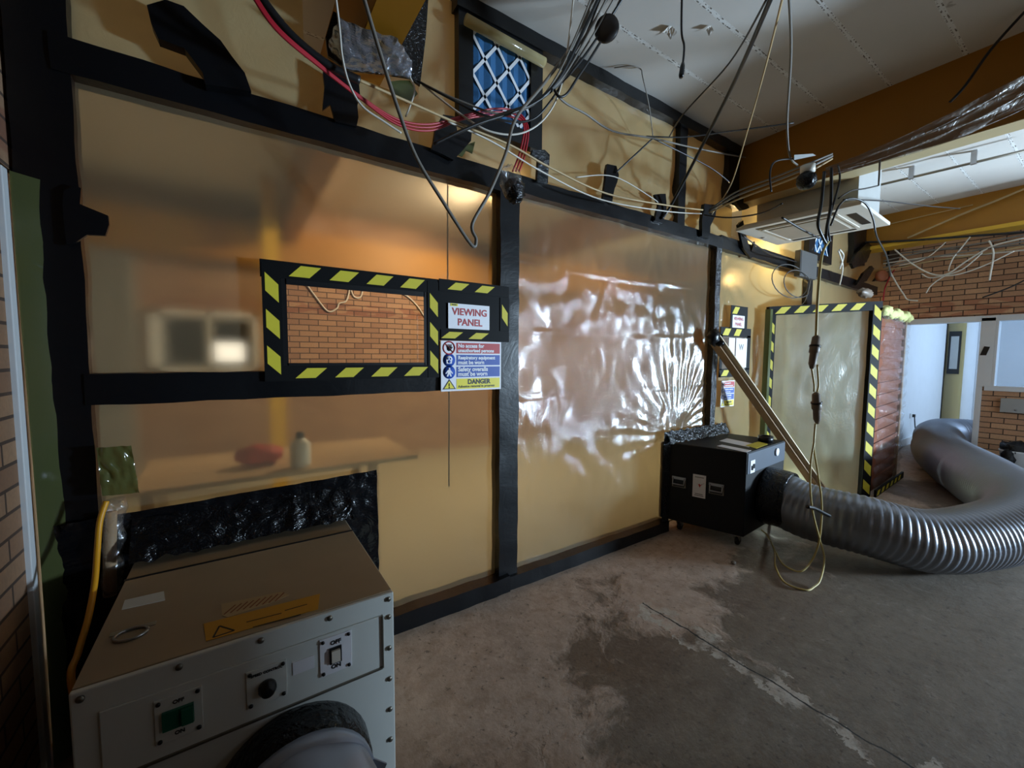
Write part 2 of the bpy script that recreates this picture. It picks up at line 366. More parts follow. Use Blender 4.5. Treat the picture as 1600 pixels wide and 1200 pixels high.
def spline(P, per=8, closed=False):
    P = [Vector(p) for p in P]; out = []; N = len(P)
    for i in range(N-1):
        a, b, c, d = P[max(i-1, 0)], P[i], P[i+1], P[min(i+2, N-1)]
        for k in range(per):
            t = k/per
            out.append(.5*((2*b)+(c-a)*t+(2*a-5*b+4*c-d)*t*t+(3*b-a-3*c+d)*t**3))
    return out+[P[-1]]
def text(body, size, mat, parent, name, org, xd, yd, bold=0.0, depth=.0008, align='CENTER', sx=1.0):
    cu = bpy.data.curves.new('txt', 'FONT'); cu.body = body; cu.size = size; cu.align_x = align; cu.align_y = 'CENTER'
    cu.offset = bold; cu.extrude = depth; cu.resolution_u = 3
    tmp = bpy.data.objects.new('txt', cu); COL.objects.link(tmp)
    dg = bpy.context.evaluated_depsgraph_get(); dg.update()
    me = bpy.data.meshes.new_from_object(tmp.evaluated_get(dg)); bpy.data.objects.remove(tmp)
    xd = Vector(xd).normalized(); yd = Vector(yd).normalized(); zd = xd.cross(yd); org = Vector(org)
    mb = MB(); mb.add([org+xd*v.co.x*sx+yd*v.co.y+zd*v.co.z for v in me.vertices], [tuple(p.vertices) for p in me.polygons])
    return mb
def join(*mbs):
    r = MB()
    for m in mbs:
        o = len(r.v); r.v += m.v; r.f += [[i+o for i in f] for f in m.f]; r.m += m.m; r.sm += m.sm
    return r

def letters(ms, mat, parent):
    for m in ms: m.build('lettering', mat, parent)

# ================================================================== THE SETTING
XF = 8.8; ZC = 3.47
b = MB(); b.box((-2.6, -4.6, -.12), (13.0, 4.2, 0)); struct(b, 'floor', 'floor')
b = MB(); b.box((-2.6, -4.6, ZC), (13.0, 4.2, ZC+.12)); struct(b, 'ceiling', 'ceil')
# left brick wall with the sheeted doorway beside the screen
b = MB(); b.box((-.82, -4.6, 0), (-.62, -.10, ZC)); b.box((-.82, -.10, 2.12), (-.62, .02, ZC)); struct(b, 'wall_left', 'brick_x')
# right wall (behind the camera) with two window openings
b = MB()
for x0, x1, z0, z1 in ((-.9, 2.3, 0, ZC), (2.3, 3.5, 0, 1.3), (2.3, 3.5, 2.2, ZC), (3.5, 4.6, 0, ZC), (4.6, 7.9, 0, .25), (4.6, 7.9, 2.6, ZC), (7.9, XF+.1, 0, ZC)):
    b.box((x0, -4.1, z0), (x1, -4.0, z1))
struct(b, 'wall_right', 'dim_plaster')
for k, (x0, x1, z0, z1) in enumerate(((2.3, 3.5, 1.3, 2.2), (4.6, 7.9, .25, 2.6))):
    b = MB(); t = .05
    b.box((x0, -4.08, z0), (x0+t, -4.02, z1)); b.box((x1-t, -4.08, z0), (x1, -4.02, z1)); b.box((x0, -4.08, z0), (x1, -4.02, z0+t)); b.box((x0, -4.08, z1-t), (x1, -4.02, z1))
    struct(b, 'window_%d' % (k+2), 'white_gloss')
b = MB(); b.box((-2.4, .06, 0), (XF, 4.0, .012)); struct(b, 'floor_inner', 'pale_cover')
b = MB(); b.box((3.1, -3.4, 0), (3.4, -2.84, ZC)); struct(b, 'added_shade_column', 'ochre')  # out-of-view column added to shade the cream machine and left wall
# interior of the enclosure
b = MB(); b.box((-2.6, 4.0, 0), (XF+.2, 4.2, ZC)); struct(b, 'wall_back', 'brick_y')
b = MB(); b.box((-2.6, .0, 0), (-2.4, 4.0, ZC)); b.box((-2.4, .02, 0), (-.64, .12, ZC)); struct(b, 'wall_inner', 'plaster')
# far brick wall with doorway and window
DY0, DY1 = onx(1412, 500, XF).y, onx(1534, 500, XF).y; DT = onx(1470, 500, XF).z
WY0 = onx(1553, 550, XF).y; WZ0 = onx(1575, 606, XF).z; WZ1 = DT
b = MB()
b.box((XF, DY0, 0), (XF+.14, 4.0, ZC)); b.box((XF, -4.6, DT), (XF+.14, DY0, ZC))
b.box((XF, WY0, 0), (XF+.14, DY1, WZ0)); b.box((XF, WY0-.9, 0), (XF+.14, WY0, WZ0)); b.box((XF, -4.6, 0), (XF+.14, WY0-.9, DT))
struct(b, 'wall_far', 'brick_far_bright')
fx0, fx1 = XF-.03, XF+.16
b = MB()
b.box((fx0, WY0-.95, DT-.05), (fx1, DY0+.02, DT+.03)); b.box((fx0, DY0-.02, 0), (fx1, DY0+.03, DT))
b.box((fx0, WY0+.0, WZ0-.0), (fx1, DY1, DT)); b.box((fx0, DY1-.06, 0), (fx1, DY1, WZ0))
struct(b, 'trim_doorway', 'white_gloss', .004)
b = MB()
b.box((fx0-.01, WY0-.9, WZ0-.05), (fx1, WY0+.06, WZ0+.02)); b.box((fx0, WY0-.03, WZ0), (fx1, WY0+.0, DT-.05)); b.box((fx0, WY0-.92, WZ0), (fx1, WY0-.88, DT))
struct(b, 'window_1', 'white_gloss', .004)
b = MB(); b.box((XF+.06, WY0-.9, WZ0), (XF+.066, WY0, DT)); o = struct(b, 'window_1_glass', 'glass')
# far room seen through the doorway
b = MB(); b.box((XF+.14, -.14, 0), (11.9, -.04, 2.6)); struct(b, 'wall_room_left', 'plaster')
b = MB(); b.box((12.3, -4.6, 0), (12.4, 1.0, 2.6))
b.grid(lambda u, v: Vector((12.28-.25*math.cos(u*PI/2), -.52-.25*math.sin(u*PI/2)+.25, v*2.6)), 8, 1)
struct(b, 'wall_room_end', 'plaster')
b = MB(); b.box((XF+.14, -4.6, 2.6), (12.4, 1.0, 2.7)); struct(b, 'ceiling_room', 'plaster')
b = MB(); b.box((XF+.14, -4.2, 0), (12.4, -4.1, 2.6)); struct(b, 'wall_room_right', 'plaster')
b = MB(); b.box((XF+.15, -.165, 0), (11.9, -.14, .13)); b.box((12.27, -4.1, 0), (12.3, -.5, .13)); struct(b, 'baseboard_room', 'white_gloss', .004)
# beams running front to back
for k, (x0, x1, z0) in enumerate(((.52, .69, 2.95), (4.0, 4.17, 2.95))):
    b = MB(); b.box((x0, -4.0, z0+.004), (x1, 4.0, ZC), 0); b.box((x0+.002, -4.0, z0), (x1-.002, 4.0, z0+.006), 1)
    struct(b, 'trim_beam_%d' % (k+1), ['ochre', 'ochre' if k == 0 else 'ochre_soffit'])
b = MB(); b.box((7.46, -4.0, 3.06), (7.62, 4.0, ZC), 0); b.box((7.40, -4.0, 3.015), (7.68, 4.0, 3.06), 1)
struct(b, 'trim_beam_3', ['ochre', 'yellow'])
b = MB(); b.box((-2.4, 3.72, 2.66), (XF, 4.0, 3.12)); struct(b, 'trim_beam_4', 'ochre')
# sheeted doorway beside the screen on the left
b = MB(); b.box((-.625, -.135, 0), (-.605, -.095, 2.10)); struct(b, 'trim_door_left', 'white_gloss', .003)
b = MB()
P0, P1 = V(-.60, -.092, 0), V(-.50, .0, 0)
b.grid(lambda u, v: P0.lerp(P1, u)+V(.004*math.sin(5*v+3*u), -.006*math.sin(4*v+1), 2.1*v), 10, 60)
o = struct(b, 'door_1', 'olive')

# ================================================================== CONTAINMENT SCREEN
scr = thing('containment_partition', (1.4, 0, 0), 'long timber framed partition of yellowed polythene sheets with black taped rails, floor to ceiling', 'partition')
def crease(x, z, seed=0, amp=.006, fq=2.5):
    a = noise.noise(Vector((x*fq, z*fq, seed))); b_ = noise.noise(Vector((x*fq*2.7+5, z*fq*1.3, seed+3)))
    return amp*(1-abs(a)*2)+amp*.6*(1-abs(b_)*2)
def sheet(rects, mat, name='sheet', amp=.005, seed=0, y=0.0, step=.05, fn=None, parent=scr, fq=2.5):
    b = MB()
    for x0, x1, z0, z1 in rects:
        nu = max(2, int((x1-x0)/step)); nv = max(2, int((z1-z0)/step))
        def f(u, v, x0=x0, x1=x1, z0=z0, z1=z1):
            x = x0+(x1-x0)*u; z = z0+(z1-z0)*v
            return V(x, y+crease(x, z, seed, amp, fq)+(fn(x, z) if fn else 0), z)
        b.grid(f, nu, nv)
    return b.build(name, mat, parent)
sheet([(-.5, .15, 1.35, 2.53), (.88, 1.36, 1.35, 2.53), (.15, .88, 1.86, 2.53), (.15, .88, 1.35, 1.44)], 'sheet', amp=.003, seed=1)
sheet([(-.5, 1.36, .03, 1.36)], 'sheet', amp=.006, seed=2)
def pull(x, z):    # folds gathered towards the top corner of the black machine
    dx, dz = x-3.2, z-.82; r = math.hypot(dx, dz); a = math.atan2(dz, -dx)
    f = sum(-.006*math.exp(-((z-z0-.02*math.sin(x*2))/.011)**2) for z0 in (1.24, 1.66, 2.12))
    return f+.004*math.sin(a*30+3*noise.noise(V(x*3, z*3, 1)))*math.exp(-((r-.32)/.5)**2)*(1 if dz > -.1 else .2)
sheet([(1.46, 3.68, .08, 2.52)], 'sheet_wr', amp=.007, seed=3, step=.022, fn=pull, fq=3.2)
def pull2(x, z):
    a = math.atan2(z-2.45, x-3.74); return .014*math.sin(a*22)*math.exp(-(x-3.74)/.5)
sheet([(3.72, 8.0, .03, 2.56)], 'sheet_lit', amp=.010, seed=4, step=.04, fn=pull2)
def pull3(x, z):
    r = 0
    for cx in (2.35, 2.85, 3.45):
        a = math.atan2(z-2.62, x-cx); d = math.hypot(x-cx, z-2.62); r += .020*math.sin(a*16)*math.exp(-d/.35)
    return r
sheet([(-.5, .30, 2.55, 3.45), (.30, .85, 2.55, 2.86), (.85, 1.12, 2.55, 3.45), (1.12, 1.58, 2.55, 2.86), (1.58, 4.0, 2.55, 3.45)], 'sheet_top', amp=.010, seed=5, step=.04, fn=pull3)
sheet([(4.17, 8.7, 2.55, 3.45)], 'sheet_top', amp=.016, seed=6, step=.05)
def rough_bar(name, x0, x1, z0, z1, y0=-.05, y1=.05, mat='black', seed=0, amp=.006, parent=scr, slope=0.0):
    nx = max(2, int((x1-x0)/.06)); nz = max(2, int((z1-z0)/.06)); b = MB()
    def d(p): return p+V(noise.noise(p*7+V(seed, 0, 0))*amp, noise.noise(p*9+V(0, seed, 0))*amp, noise.noise(p*7+V(0, 0, seed))*amp+slope*(p.x-x0))
    L = lambda a, c, t: a+(c-a)*t
    b.grid(lambda u, v: d(V(L(x0, x1, u), y0, L(z0, z1, v))), nx, nz)
    b.grid(lambda u, v: d(V(L(x0, x1, u), y1, L(z0, z1, v))), nx, nz)
    b.grid(lambda u, v: d(V(L(x0, x1, u), L(y0, y1, v), z1)), nx, 1, smooth=False)
    b.grid(lambda u, v: d(V(L(x0, x1, u), L(y0, y1, v), z0)), nx, 1, smooth=False)
    b.grid(lambda u, v: d(V(x0, L(y0, y1, v), L(z0, z1, u))), nz, 1, smooth=False)
    b.grid(lambda u, v: d(V(x1, L(y0, y1, v), L(z0, z1, u))), nz, 1, smooth=False)
    return b.build(name, mat, parent)
rough_bar('post', -.61, -.455, 0, ZC, -.04, .05, 'black', 1)
rough_bar('post', 1.335, 1.475, .08, 2.5, -.045, .05, 'black', 2)
rough_bar('post', 3.655, 3.735, .05, 2.5, -.05, .04, 'black_shiny', 3)
rough_bar('post', 5.62, 5.76, 2.0, 3.0, -.04, .04, 'black', 4)
rough_bar('post', 3.07, 3.17, 2.6, 3.40, -.04, .03, 'black', 5)
rough_bar('rail', -.5, 1.40, 2.48, 2.60, -.05, .05, 'black', 6)
rough_bar('rail', 1.38, 3.74, 2.50, 2.60, -.055, .05, 'black', 7)
rough_bar('rail', 3.72, 8.0, 2.50, 2.62, -.05, .05, 'black', 8, slope=-.012)
rough_bar('rail', -.47, 1.36, 1.305, 1.425, -.045, .04, 'black', 9)
rough_bar('skirting', .3, 1.40, 0, .105, -.08, .06, 'black', 10)
rough_bar('skirting', 1.40, 3.05, 0, .09, -.07, .06, 'black', 11)
rough_bar('ceiling_tape', 1.05, 4.0, 3.385, 3.468, -.06, .03, 'black', 12)
rough_bar('ceiling_tape', 3.80, 3.99, 2.92, 3.44, -.05, .03, 'black', 13)
rough_bar('ceiling_tape', 6.95, 7.40, 2.80, 3.46, -.05, .03, 'black', 14)
def px_patch(name, pts, y=-.05, t=.014, mat='black', parent=scr, amp=.012, **kw):
    P = [ony(px, py, y) for px, py in pts]; n = len(P); ref = []
    for i in range(n):
        a, c = P[i], P[(i+1) % n]; k = max(1, int((c-a).length/.05))
        for j in range(k):
            p = a.lerp(c, j/k); ref.append(p+V(noise.noise(p*18), 0, noise.noise(p*18+V(9, 9, 9)))*amp*(1 if j else .3))
    b = MB(); b.prism(ref, (0, -t, 0)); return b.build(name, mat, parent, **kw)
# tape wraps and sleeves where cables go through
px_patch('tape_sleeve', [(233, 22), (262, 14), (290, 24), (345, 75), (382, 124), (392, 152), (322, 142), (318, 124), (290, 88), (250, 72), (240, 50)], -.055, .05)
px_patch('tape_wrap', [(505, 100), (560, 132), (556, 200), (523, 192), (515, 165), (503, 175)], -.056)
px_patch('tape_wrap', [(118, 292), (128, 296), (128, 320), (170, 338), (172, 352), (166, 370), (138, 368), (120, 380), (106, 384), (100, 300)], -.052)
px_patch('tape_wrap', [(690, 182), (708, 185), (712, 210), (735, 205), (733, 222), (718, 240), (706, 252), (672, 236), (678, 205)], -.06, .02)
px_patch('tape_wrap', [(830, 236), (848, 236), (856, 244), (853, 288), (836, 284), (838, 250), (826, 246)], -.06, .02, 'black_shiny')
px_patch('tape_wrap', [(946, 258), (960, 261), (964, 275), (957, 296), (953, 318), (939, 312), (943, 280)], -.06, .02)
px_patch('tape_wrap', [(1020, 305), (1037, 304), (1038, 330), (1033, 350), (1020, 346), (1026, 322)], -.06, .02)
px_patch('tape_wrap', [(1096, 320), (1115, 322), (1113, 338), (1105, 355), (1103, 374), (1092, 370), (1092, 345)], -.06, .03)
px_patch('tape_wrap', [(1140, 305), (1160, 312), (1166, 326), (1155, 330), (1148, 322)], -.06, .03)
px_patch('tape_wrap', [(1150, 352), (1158, 345), (1160, 360), (1170, 395), (1176, 378), (1178, 395), (1170, 405), (1158, 388)], -.06, .02)
px_patch('tape_wrap', [(1335, 395), (1352, 380), (1360, 385), (1350, 410), (1330, 420), (1326, 412)], -.07, .03, 'black_shiny')
px_patch('tape_wrap', [(1345, 428), (1358, 416), (1362, 420), (1350, 440), (1334, 446)], -.07, .03, 'black_shiny')
px_patch('tape_wrap', [(1386, 390), (1404, 386), (1400, 410), (1384, 416)], -.07, .03)
px_patch('tape_wrap', [(1372, 425), (1390, 420), (1384, 440), (1362, 440)], -.07, .03)
px_patch('tape_patch', [(610, 128), (640, 126), (652, 148), (636, 162), (618, 150)], -.03, .004, 'olive')
px_patch('tape_patch', [(712, 222), (725, 228), (742, 222), (738, 240), (728, 236), (722, 246), (708, 240)], -.06, .004, 'olive')
# black polythene flange around the back of the cream machine
b = MB()
def fl(u, v):
    x = -.60+(.58+.60)*u; zt = .88+.03*u; zb = .0+.30*u
    z = zb+(zt-zb)*v; p = V(x, -.05, z)
    return p+V(0, -.012+.014*noise.noise(p*9)+.010*noise.noise(p*22), 0)
b.grid(fl, 60, 40)
b.build('machine_flange', 'black_sheen', scr)
b = MB()   # loose skirt from the flange down on to the machine top
b.grid(lambda u, v: V(-.36+.80*u, -.06-.10*v, .86-.14*v)+V(0, .012*noise.noise(V(u*14, v*5, 1)), .016*noise.noise(V(u*18, v*6, 2))), 60, 14)
b.build('flange_skirt', 'black_shiny', scr)

# flange of film around the back of the black machine
b = MB()
b.grid(lambda u, v: V(3.00+.92*u, -.05-.05*v, .87-.095*v)+V(0, 0, .018*noise.noise(V(u*20, v*7, 4))), 50, 10)
b.grid(lambda u, v: V(2.97+.07*u, -.05-.02*u, .0+.87*v)+V(.008*noise.noise(V(u*9, v*12, 6)), 0, 0), 4, 30)
b.build('flange_skirt', 'black_shiny', scr)

# ------------------------------------------------------------------ hazard taped viewing window + sign frame
def hazard(b, x0, x1, z0, z1, y, horiz, t=.012, period=.145, phase=0.0, mi_b=0, mi_y=1, lean=.05, frame=None):
    """one band of tape: black slab with yellow parallelograms, in the plane y"""
    m = frame or (lambda x, yy, z: V(x, yy, z))
    b.hexa([m(x0, y, z0), m(x1, y, z0), m(x1, y-t, z0), m(x0, y-t, z0)], [m(x0, y, z1), m(x1, y, z1), m(x1, y-t, z1), m(x0, y-t, z1)], mi_b)
    ins = .012; yy = y-t-.0012
    L = (x1-x0) if horiz else (z1-z0); s = phase
    while s+period*.5+lean < L+.001:
        w_ = period*.5
        if horiz: q = [(x0+s, z0+ins), (x0+s+w_, z0+ins), (x0+s+w_+lean, z1-ins), (x0+s+lean, z1-ins)]
        else: q = [(x0+ins, z0+s+lean), (x1-ins, z0+s), (x1-ins, z0+s+w_), (x0+ins, z0+s+w_+lean)]
        b.prism([m(a, yy+.0014, c) for a, c in q], m(0, -.0015, 0)-m(0, 0, 0), mi_y)
        s += period
vp = thing('viewing_window', (.52, -.05, 1.38), 'clear viewing panel in a black and yellow hazard taped frame, brick wall seen through it', 'window')
b = MB()
hazard(b, .095, .93, 1.84, 1.915, -.045, True, phase=.11, period=.17)
hazard(b, .10, .90, 1.38, 1.45, -.045, True, phase=.12, period=.17)
hazard(b, .10, .175, 1.39, 1.90, -.047, False, phase=.02, period=.16)
hazard(b, .865, .935, 1.38, 1.90, -.047, False, phase=.02, period=.155)
b.build('frame', ['hazard_black', 'hazard_yellow'], vp)
b = MB(); b.box((.17, -.054, 1.44), (.195, -.05, 1.86)); b.box((.845, -.054, 1.44), (.87, -.05, 1.86)); b.box((.19, -.054, 1.815), (.85, -.05, 1.845)); b.box((.19, -.054, 1.44), (.85, -.05, 1.462))
b.build('inner_tape', 'black_plain', vp)
b = MB(); b.box((.185, -.012, 1.455), (.855, -.009, 1.83)); b.build('pane', 'pane', vp)
sf = thing('sign_frame', (1.15, -.05, 1.59), 'black backing board edged with hazard tape, behind the larger VIEWING PANEL notice', 'frame')
b = MB()
b.box((.935, -.058, 1.585), (1.39, -.046, 1.92), 0)
hazard(b, .93, 1.38, 1.855, 1.92, -.058, True, t=.004, period=.17, phase=.05)
hazard(b, .94, 1.39, 1.585, 1.645, -.058, True, t=.004, period=.17, phase=.0)
hazard(b, 1.325, 1.39, 1.65, 1.85, -.058, False, t=.004, phase=.03, period=.16)
b.build('backing_board', ['hazard_black', 'hazard_yellow'], sf)
vs_ = thing('viewing_panel_sign', (1.115, -.07, 1.655), 'larger white paper notice reading VIEWING PANEL in red, above the safety sign', 'sign')
b = MB(); b.box((.982, -.067, 1.652), (1.247, -.064, 1.792)); b.build('paper', 'paper', vs_)
XD, ZD = (1, 0, 0), (0, 0, 1)
letters([text('VIEWING', .054, None, None, '', (1.118, -.0675, 1.746), XD, ZD, .0012), text('PANEL', .054, None, None, '', (1.118, -.0675, 1.688), XD, ZD, .0012)], 'red_ink', vs_)
b = MB(); b.box((.995, -.0685, 1.777), (1.04, -.067, 1.791), 0); b.box((1.002, -.0695, 1.781), (1.032, -.0684, 1.787), 1); b.build('corner_mark', ['yellow_ink', 'black_ink'], vs_)

def safety_sign(x0, z0, w_, h, y, label, name='safety_sign', small=False):
    t = thing(name, (x0+w_/2, y, z0), label, 'sign')
    S = w_/.40; P = lambda u, v, d=0: V(x0+u*w_, y-.004-d, z0+v*h)
    b = MB(); b.hexa([P(0, 0, -.004), P(1, 0, -.004), P(1, 0), P(0, 0)], [P(0, 1, -.004), P(1, 1, -.004), P(1, 1), P(0, 1)]); b.build('board', 'paper', t)
    rows = [('red_panel', 'red_ink', .755, .965), ('blue_panel', 'blue_ink', .515, .725), ('blue_panel', 'blue_ink', .275, .485), ('yellow_panel', 'yellow_ink', .035, .245)]
    for nm, mt, v0, v1 in rows:
        b = MB(); b.hexa([P(.24, v0), P(.975, v0), P(.975, v0, .001), P(.24, v0, .001)], [P(.24, v1), P(.975, v1), P(.975, v1, .001), P(.24, v1, .001)]); b.build(nm, mt, t)
    def disc(b, u, v, r, d0, d1, mi=0, n=28):
        c0, c1 = P(u, v, d0), P(u, v, d1); b.cyl(c0, c1, r*w_, n, mi)
    # prohibition: red ring, slash and a raised dark hand
    b = MB(); c = P(.125, .86, .0005)
    b.tube([c+V(math.cos(a)*.088*w_, 0, math.sin(a)*.088*w_) for a in [2*PI*k/28 for k in range(29)]], .010*w_, 6, 0)
    b.bar(c+V(-.06*w_, -.002, .06*w_), c+V(.06*w_, -.002, -.06*w_), .0012, .017*w_, (0, 1, 0), 0)
    disc(b, .125, .845, .034, 0, .0012, 1, 16)
    for k in range(4): b.bar(c+V((-.03+.02*k)*w_, -.0008, 0), c+V((-.037+.024*k)*w_, -.0008, .05*w_), .0012, .013*w_, (0, 1, 0), 1)
    b.bar(c+V(.03*w_, -.0008, -.02*w_), c+V(.055*w_, -.0008, .015*w_), .0012, .014*w_, (0, 1, 0), 1)
    b.build('pictogram', ['red_ink', 'black_ink'], t)
    b = MB(); disc(b, .125, .62, .095, 0, .001, 0)                  # mask wearer
    disc(b, .125, .635, .05, .001, .0018, 1, 20)
    b.hexa([P(.085, .55, .0014), P(.165, .55, .0014), P(.165, .55, .002), P(.085, .55, .002)], [P(.08, .63, .0014), P(.17, .63, .0014), P(.17, .63, .002), P(.08, .63, .002)], 1)
    disc(b, .105, .645, .013, .0019, .0026, 0, 10); disc(b, .145, .645, .013, .0019, .0026, 0, 10); disc(b, .125, .59, .022, .002, .0027, 0, 12)
    b.build('pictogram', ['blue_ink', 'paper'], t)
    b = MB(); disc(b, .125, .38, .095, 0, .001, 0)                  # overalls
    disc(b, .125, .445, .017, .001, .0018, 1, 12)
    b.prism([P(u, v, .001) for u, v in ((.105, .425), (.145, .425), (.185, .355), (.172, .345), (.148, .385), (.150, .35), (.165, .295), (.142, .293), (.125, .345), (.108, .293), (.085, .295), (.10, .35), (.102, .385), (.078, .345), (.065, .355))], (0, -.0008, 0), 1)
    b.build('pictogram', ['blue_ink', 'paper'], t)
    b = MB(); b.prism([P(u, v, 0) for u, v in ((.02, .04), (.23, .04), (.125, .245))], (0, -.001, 0), 0)
    b.prism([P(u, v, .001) for u, v in ((.047, .056), (.203, .056), (.125, .21))], (0, -.0008, 0), 1)
    b.bar(P(.125, .16, .002), P(.125, .10, .002), .0012, .018*w_, (0, 1, 0), 0); disc(b, .125, .076, .011, .0018, .0026, 0, 10)
    b.build('pictogram', ['black_ink', 'yellow_ink'], t)
    tx = lambda s, sz, u, v, bd=.0012: text(s, sz*S, None, None, '', P(u, v, .0012), XD, ZD, bd*S, align='LEFT', depth=.0006)
    letters([tx('No access for', .0305, .265, .905), tx('unauthorised persons', .0275, .265, .81), tx('Respiratory equipment', .0268, .265, .665), tx('must be worn', .0305, .265, .57),
         tx('Safety overalls', .0345, .265, .43), tx('must be worn', .0345, .265, .335)], 'paper', t)
    letters([tx('DANGER', .038, .42, .175, .0016), tx('Asbestos removal in progress', .0205, .265, .085, .0004)], 'black_ink', t)
    return t
safety_sign(.937, 1.30, .393, .283, -.062, 'white safety sign reading No access for unauthorised persons, under the VIEWING PANEL notice')

# far second viewing panel with its signs, on the third bay
v2 = thing('viewing_window', (4.07, -.03, 1.31), 'small far viewing panel with hazard tape edges and papers behind it, beside the leaning timber', 'window')
b = MB()
hazard(b, 3.80, 4.36, 1.70, 1.79, -.03, True, t=.006, period=.2, phase=.03); hazard(b, 3.80, 4.36, 1.31, 1.39, -.03, True, t=.006, period=.2, phase=.03)
b.box((3.80, -.036, 1.38), (3.84, -.03, 1.72), 0); b.box((4.29, -.036, 1.38), (4.36, -.03, 1.72), 0)
b.build('frame', ['hazard_black', 'hazard_yellow'], v2)
b = MB(); b.box((3.83, -.034, 1.38), (4.30, -.031, 1.71)); b.build('pane', 'glass', v2)
b = MB(); b.box((4.08, -.037, 1.40), (4.29, -.0345, 1.69)); b.box((3.95, -.036, 1.42), (4.06, -.0345, 1.69)); b.build('papers', 'paper', v2)
text('W', .085, None, None, '', (4.18, -.0375, 1.60), XD, ZD, .0012).build('lettering', 'grey_ink', v2)
v3 = thing('viewing_panel_sign', (4.09, -.04, 1.79), 'small white notice in red letters with hazard tape on top, above the far viewing panel', 'sign')
b = MB(); b.box((3.97, -.046, 1.79), (4.21, -.042, 1.98)); b.build('paper', 'paper', v3)
b = MB(); hazard(b, 3.94, 4.25, 1.91, 2.00, -.046, True, t=.004, period=.17, phase=.02); b.box((3.94, -.049, 1.78), (3.975, -.044, 1.92), 0); b.box((4.205, -.049, 1.78), (4.25, -.044, 1.92), 0)
b.build('tape_edge', ['hazard_black', 'hazard_yellow'], v3)
letters([text('VIEWING', .043, None, None, '', (4.09, -.0465, 1.875), XD, ZD, .001), text('PANEL', .043, None, None, '', (4.09, -.0465, 1.823), XD, ZD, .001)], 'red_ink', v3)
safety_sign(3.85, 1.02, .24, .255, -.03, 'small curled safety sign under the far viewing panel, left of the leaning timber')

# ------------------------------------------------------------------ hazard framed airlock in front of the third bay
al = thing('airlock_enclosure', (5.6, -.5, 0), 'walk-in airlock with hazard taped door frame, clear greenish sheet and plastic wrapped orange side', 'airlock')
A0, A1 = V(4.63, -.06, 0), V(5.66, -.70, 0)
adir = (A1-A0).normalized(); anrm = V(adir.y, -adir.x, 0); AL = (A1-A0).length
def af(x, y, z): return A0+adir*x+anrm*(-y)+V(0, 0, z*(1+.035*x/AL) if z > .3 else z)
b = MB()
hazard(b, .0, AL, 1.94, 2.03, .02, True, t=.05, period=.2, phase=.06, frame=af, lean=.07)
hazard(b, .0, .075, .0, 2.0, .02, False, t=.05, period=.19, phase=.03, frame=af, lean=.06)
hazard(b, AL-.10, AL, .0, 2.0, .018, False, t=.05, period=.2, phase=.03, frame=af, lean=.07)
b.build('door_frame', ['hazard_black', 'hazard_yellow'], al)
b = MB(); b.grid(lambda u, v: af(.07+(AL-.16)*u, .01+crease(u*1.2, v*2, 8, .007), .02+1.93*v), 30, 50); b.build('door_sheet', 'sheet_green', al)
b = MB(); b.bar(A0+V(-.03, -.03, 0), A0+V(-.03, -.03, 2.0), .05, .05); b.build('post', 'olive', al)
S1 = V(6.92, -.64, 0)
b = MB()
b.hexa([A1+V(.06, .03, 0), S1+V(0, .03, 0), S1+V(0, .06, 0), A1+V(.06, .06, 0)], [A1+V(.06, .03, 1.98), S1+V(0, .03, 1.98), S1+V(0, .06, 1.98), A1+V(.06, .06, 1.98)])
for k in range(14): z = .12+k*.135; b.bar(A1+V(.06, .022, z), S1+V(0, .022, z+.02), .02, .05, (0, 0, 1))
b.build('side_boards', 'terracotta', al)
b = MB()
def sw(u, v):
    p = (A1+V(.03, 0, 0)).lerp(S1, u)+V(0, 0, .04+1.96*v); ph = v*14.5+u*.8
    return p+V(0, -.02-.022*abs(math.sin(PI*ph))+.014*noise.noise(V(u*8, v*30, 2)), .025*math.sin(u*6))
b.grid(sw, 30, 200); b.build('side_wrap', 'clear_wrap', al)
b = MB(); hazard(b, 0, (S1-A1).length, .0, .075, .0, True, t=.02, period=.19, phase=.02, frame=lambda x, y, z: A1+V(.03, -.045, 0)+(S1-A1).normalized()*x+V(0, y, z)); b.build('sill', ['hazard_black', 'hazard_yellow'], al)
b = MB()
for k in range(9): b.blob(A1.lerp(S1, k/9+.05)+V(0, -.02, 2.0+.02*math.sin(k*2)), .10, .05, .05, .5, 8, 12)
b.build('top_padding', 'foam', al)
b = MB(); b.bar(S1+V(.0, .02, 0), S1+V(.0, .02, 2.0), .04, .04); b.build('post', 'wood', al)
b = MB(); b.blob(ony(1352, 458, -.60)+V(0, 0, .0), .16, .05, .05, .3, 7); b.build('tape_bundle', 'conn', al)

# ================================================================== CREAM AIR MACHINE (front left)
gm = thing('air_scrubber', (.02, -.4, 0), 'large cream steel air machine with seamed top, front left against the screen', 'air machine')
GX0, GX1, GY0, GY1, GZ = -.355, .415, -.835, .04, .70
b = MB()
b.box((GX0, GY0+.012, .06), (GX1, GY1, GZ-.004), 0); b.box((GX0+.002, GY0+.012, GZ-.006), (GX1-.002, -.255, GZ+.002), 1); b.box((GX0+.002, -.252, GZ-.006), (GX1-.002, GY1, GZ-.001), 1)
b.build('casing', ['beige', 'beige_top'], gm, .006)
b = MB(); b.box((GX0-.001, -.262, GZ-.02), (GX1+.001, -.250, GZ+.0035)); b.build('top_seam', 'black_plain', gm)
b = MB(); b.box((GX0, GY0-.004, .06), (GX1, GY0+.012, GZ)); b.build('front_panel', 'cream_front', gm, .004)
for x, z in [(GX0+.02+k*.183, .682) for k in range(5)]+[(GX1-.018, z) for z in (.62, .51, .40, .29, .18)]:
    b = MB(); b.cyl(V(x, GY0-.004, z), V(x, GY0-.009, z), .008, 12); b.build('screw', 'dull_steel', gm)
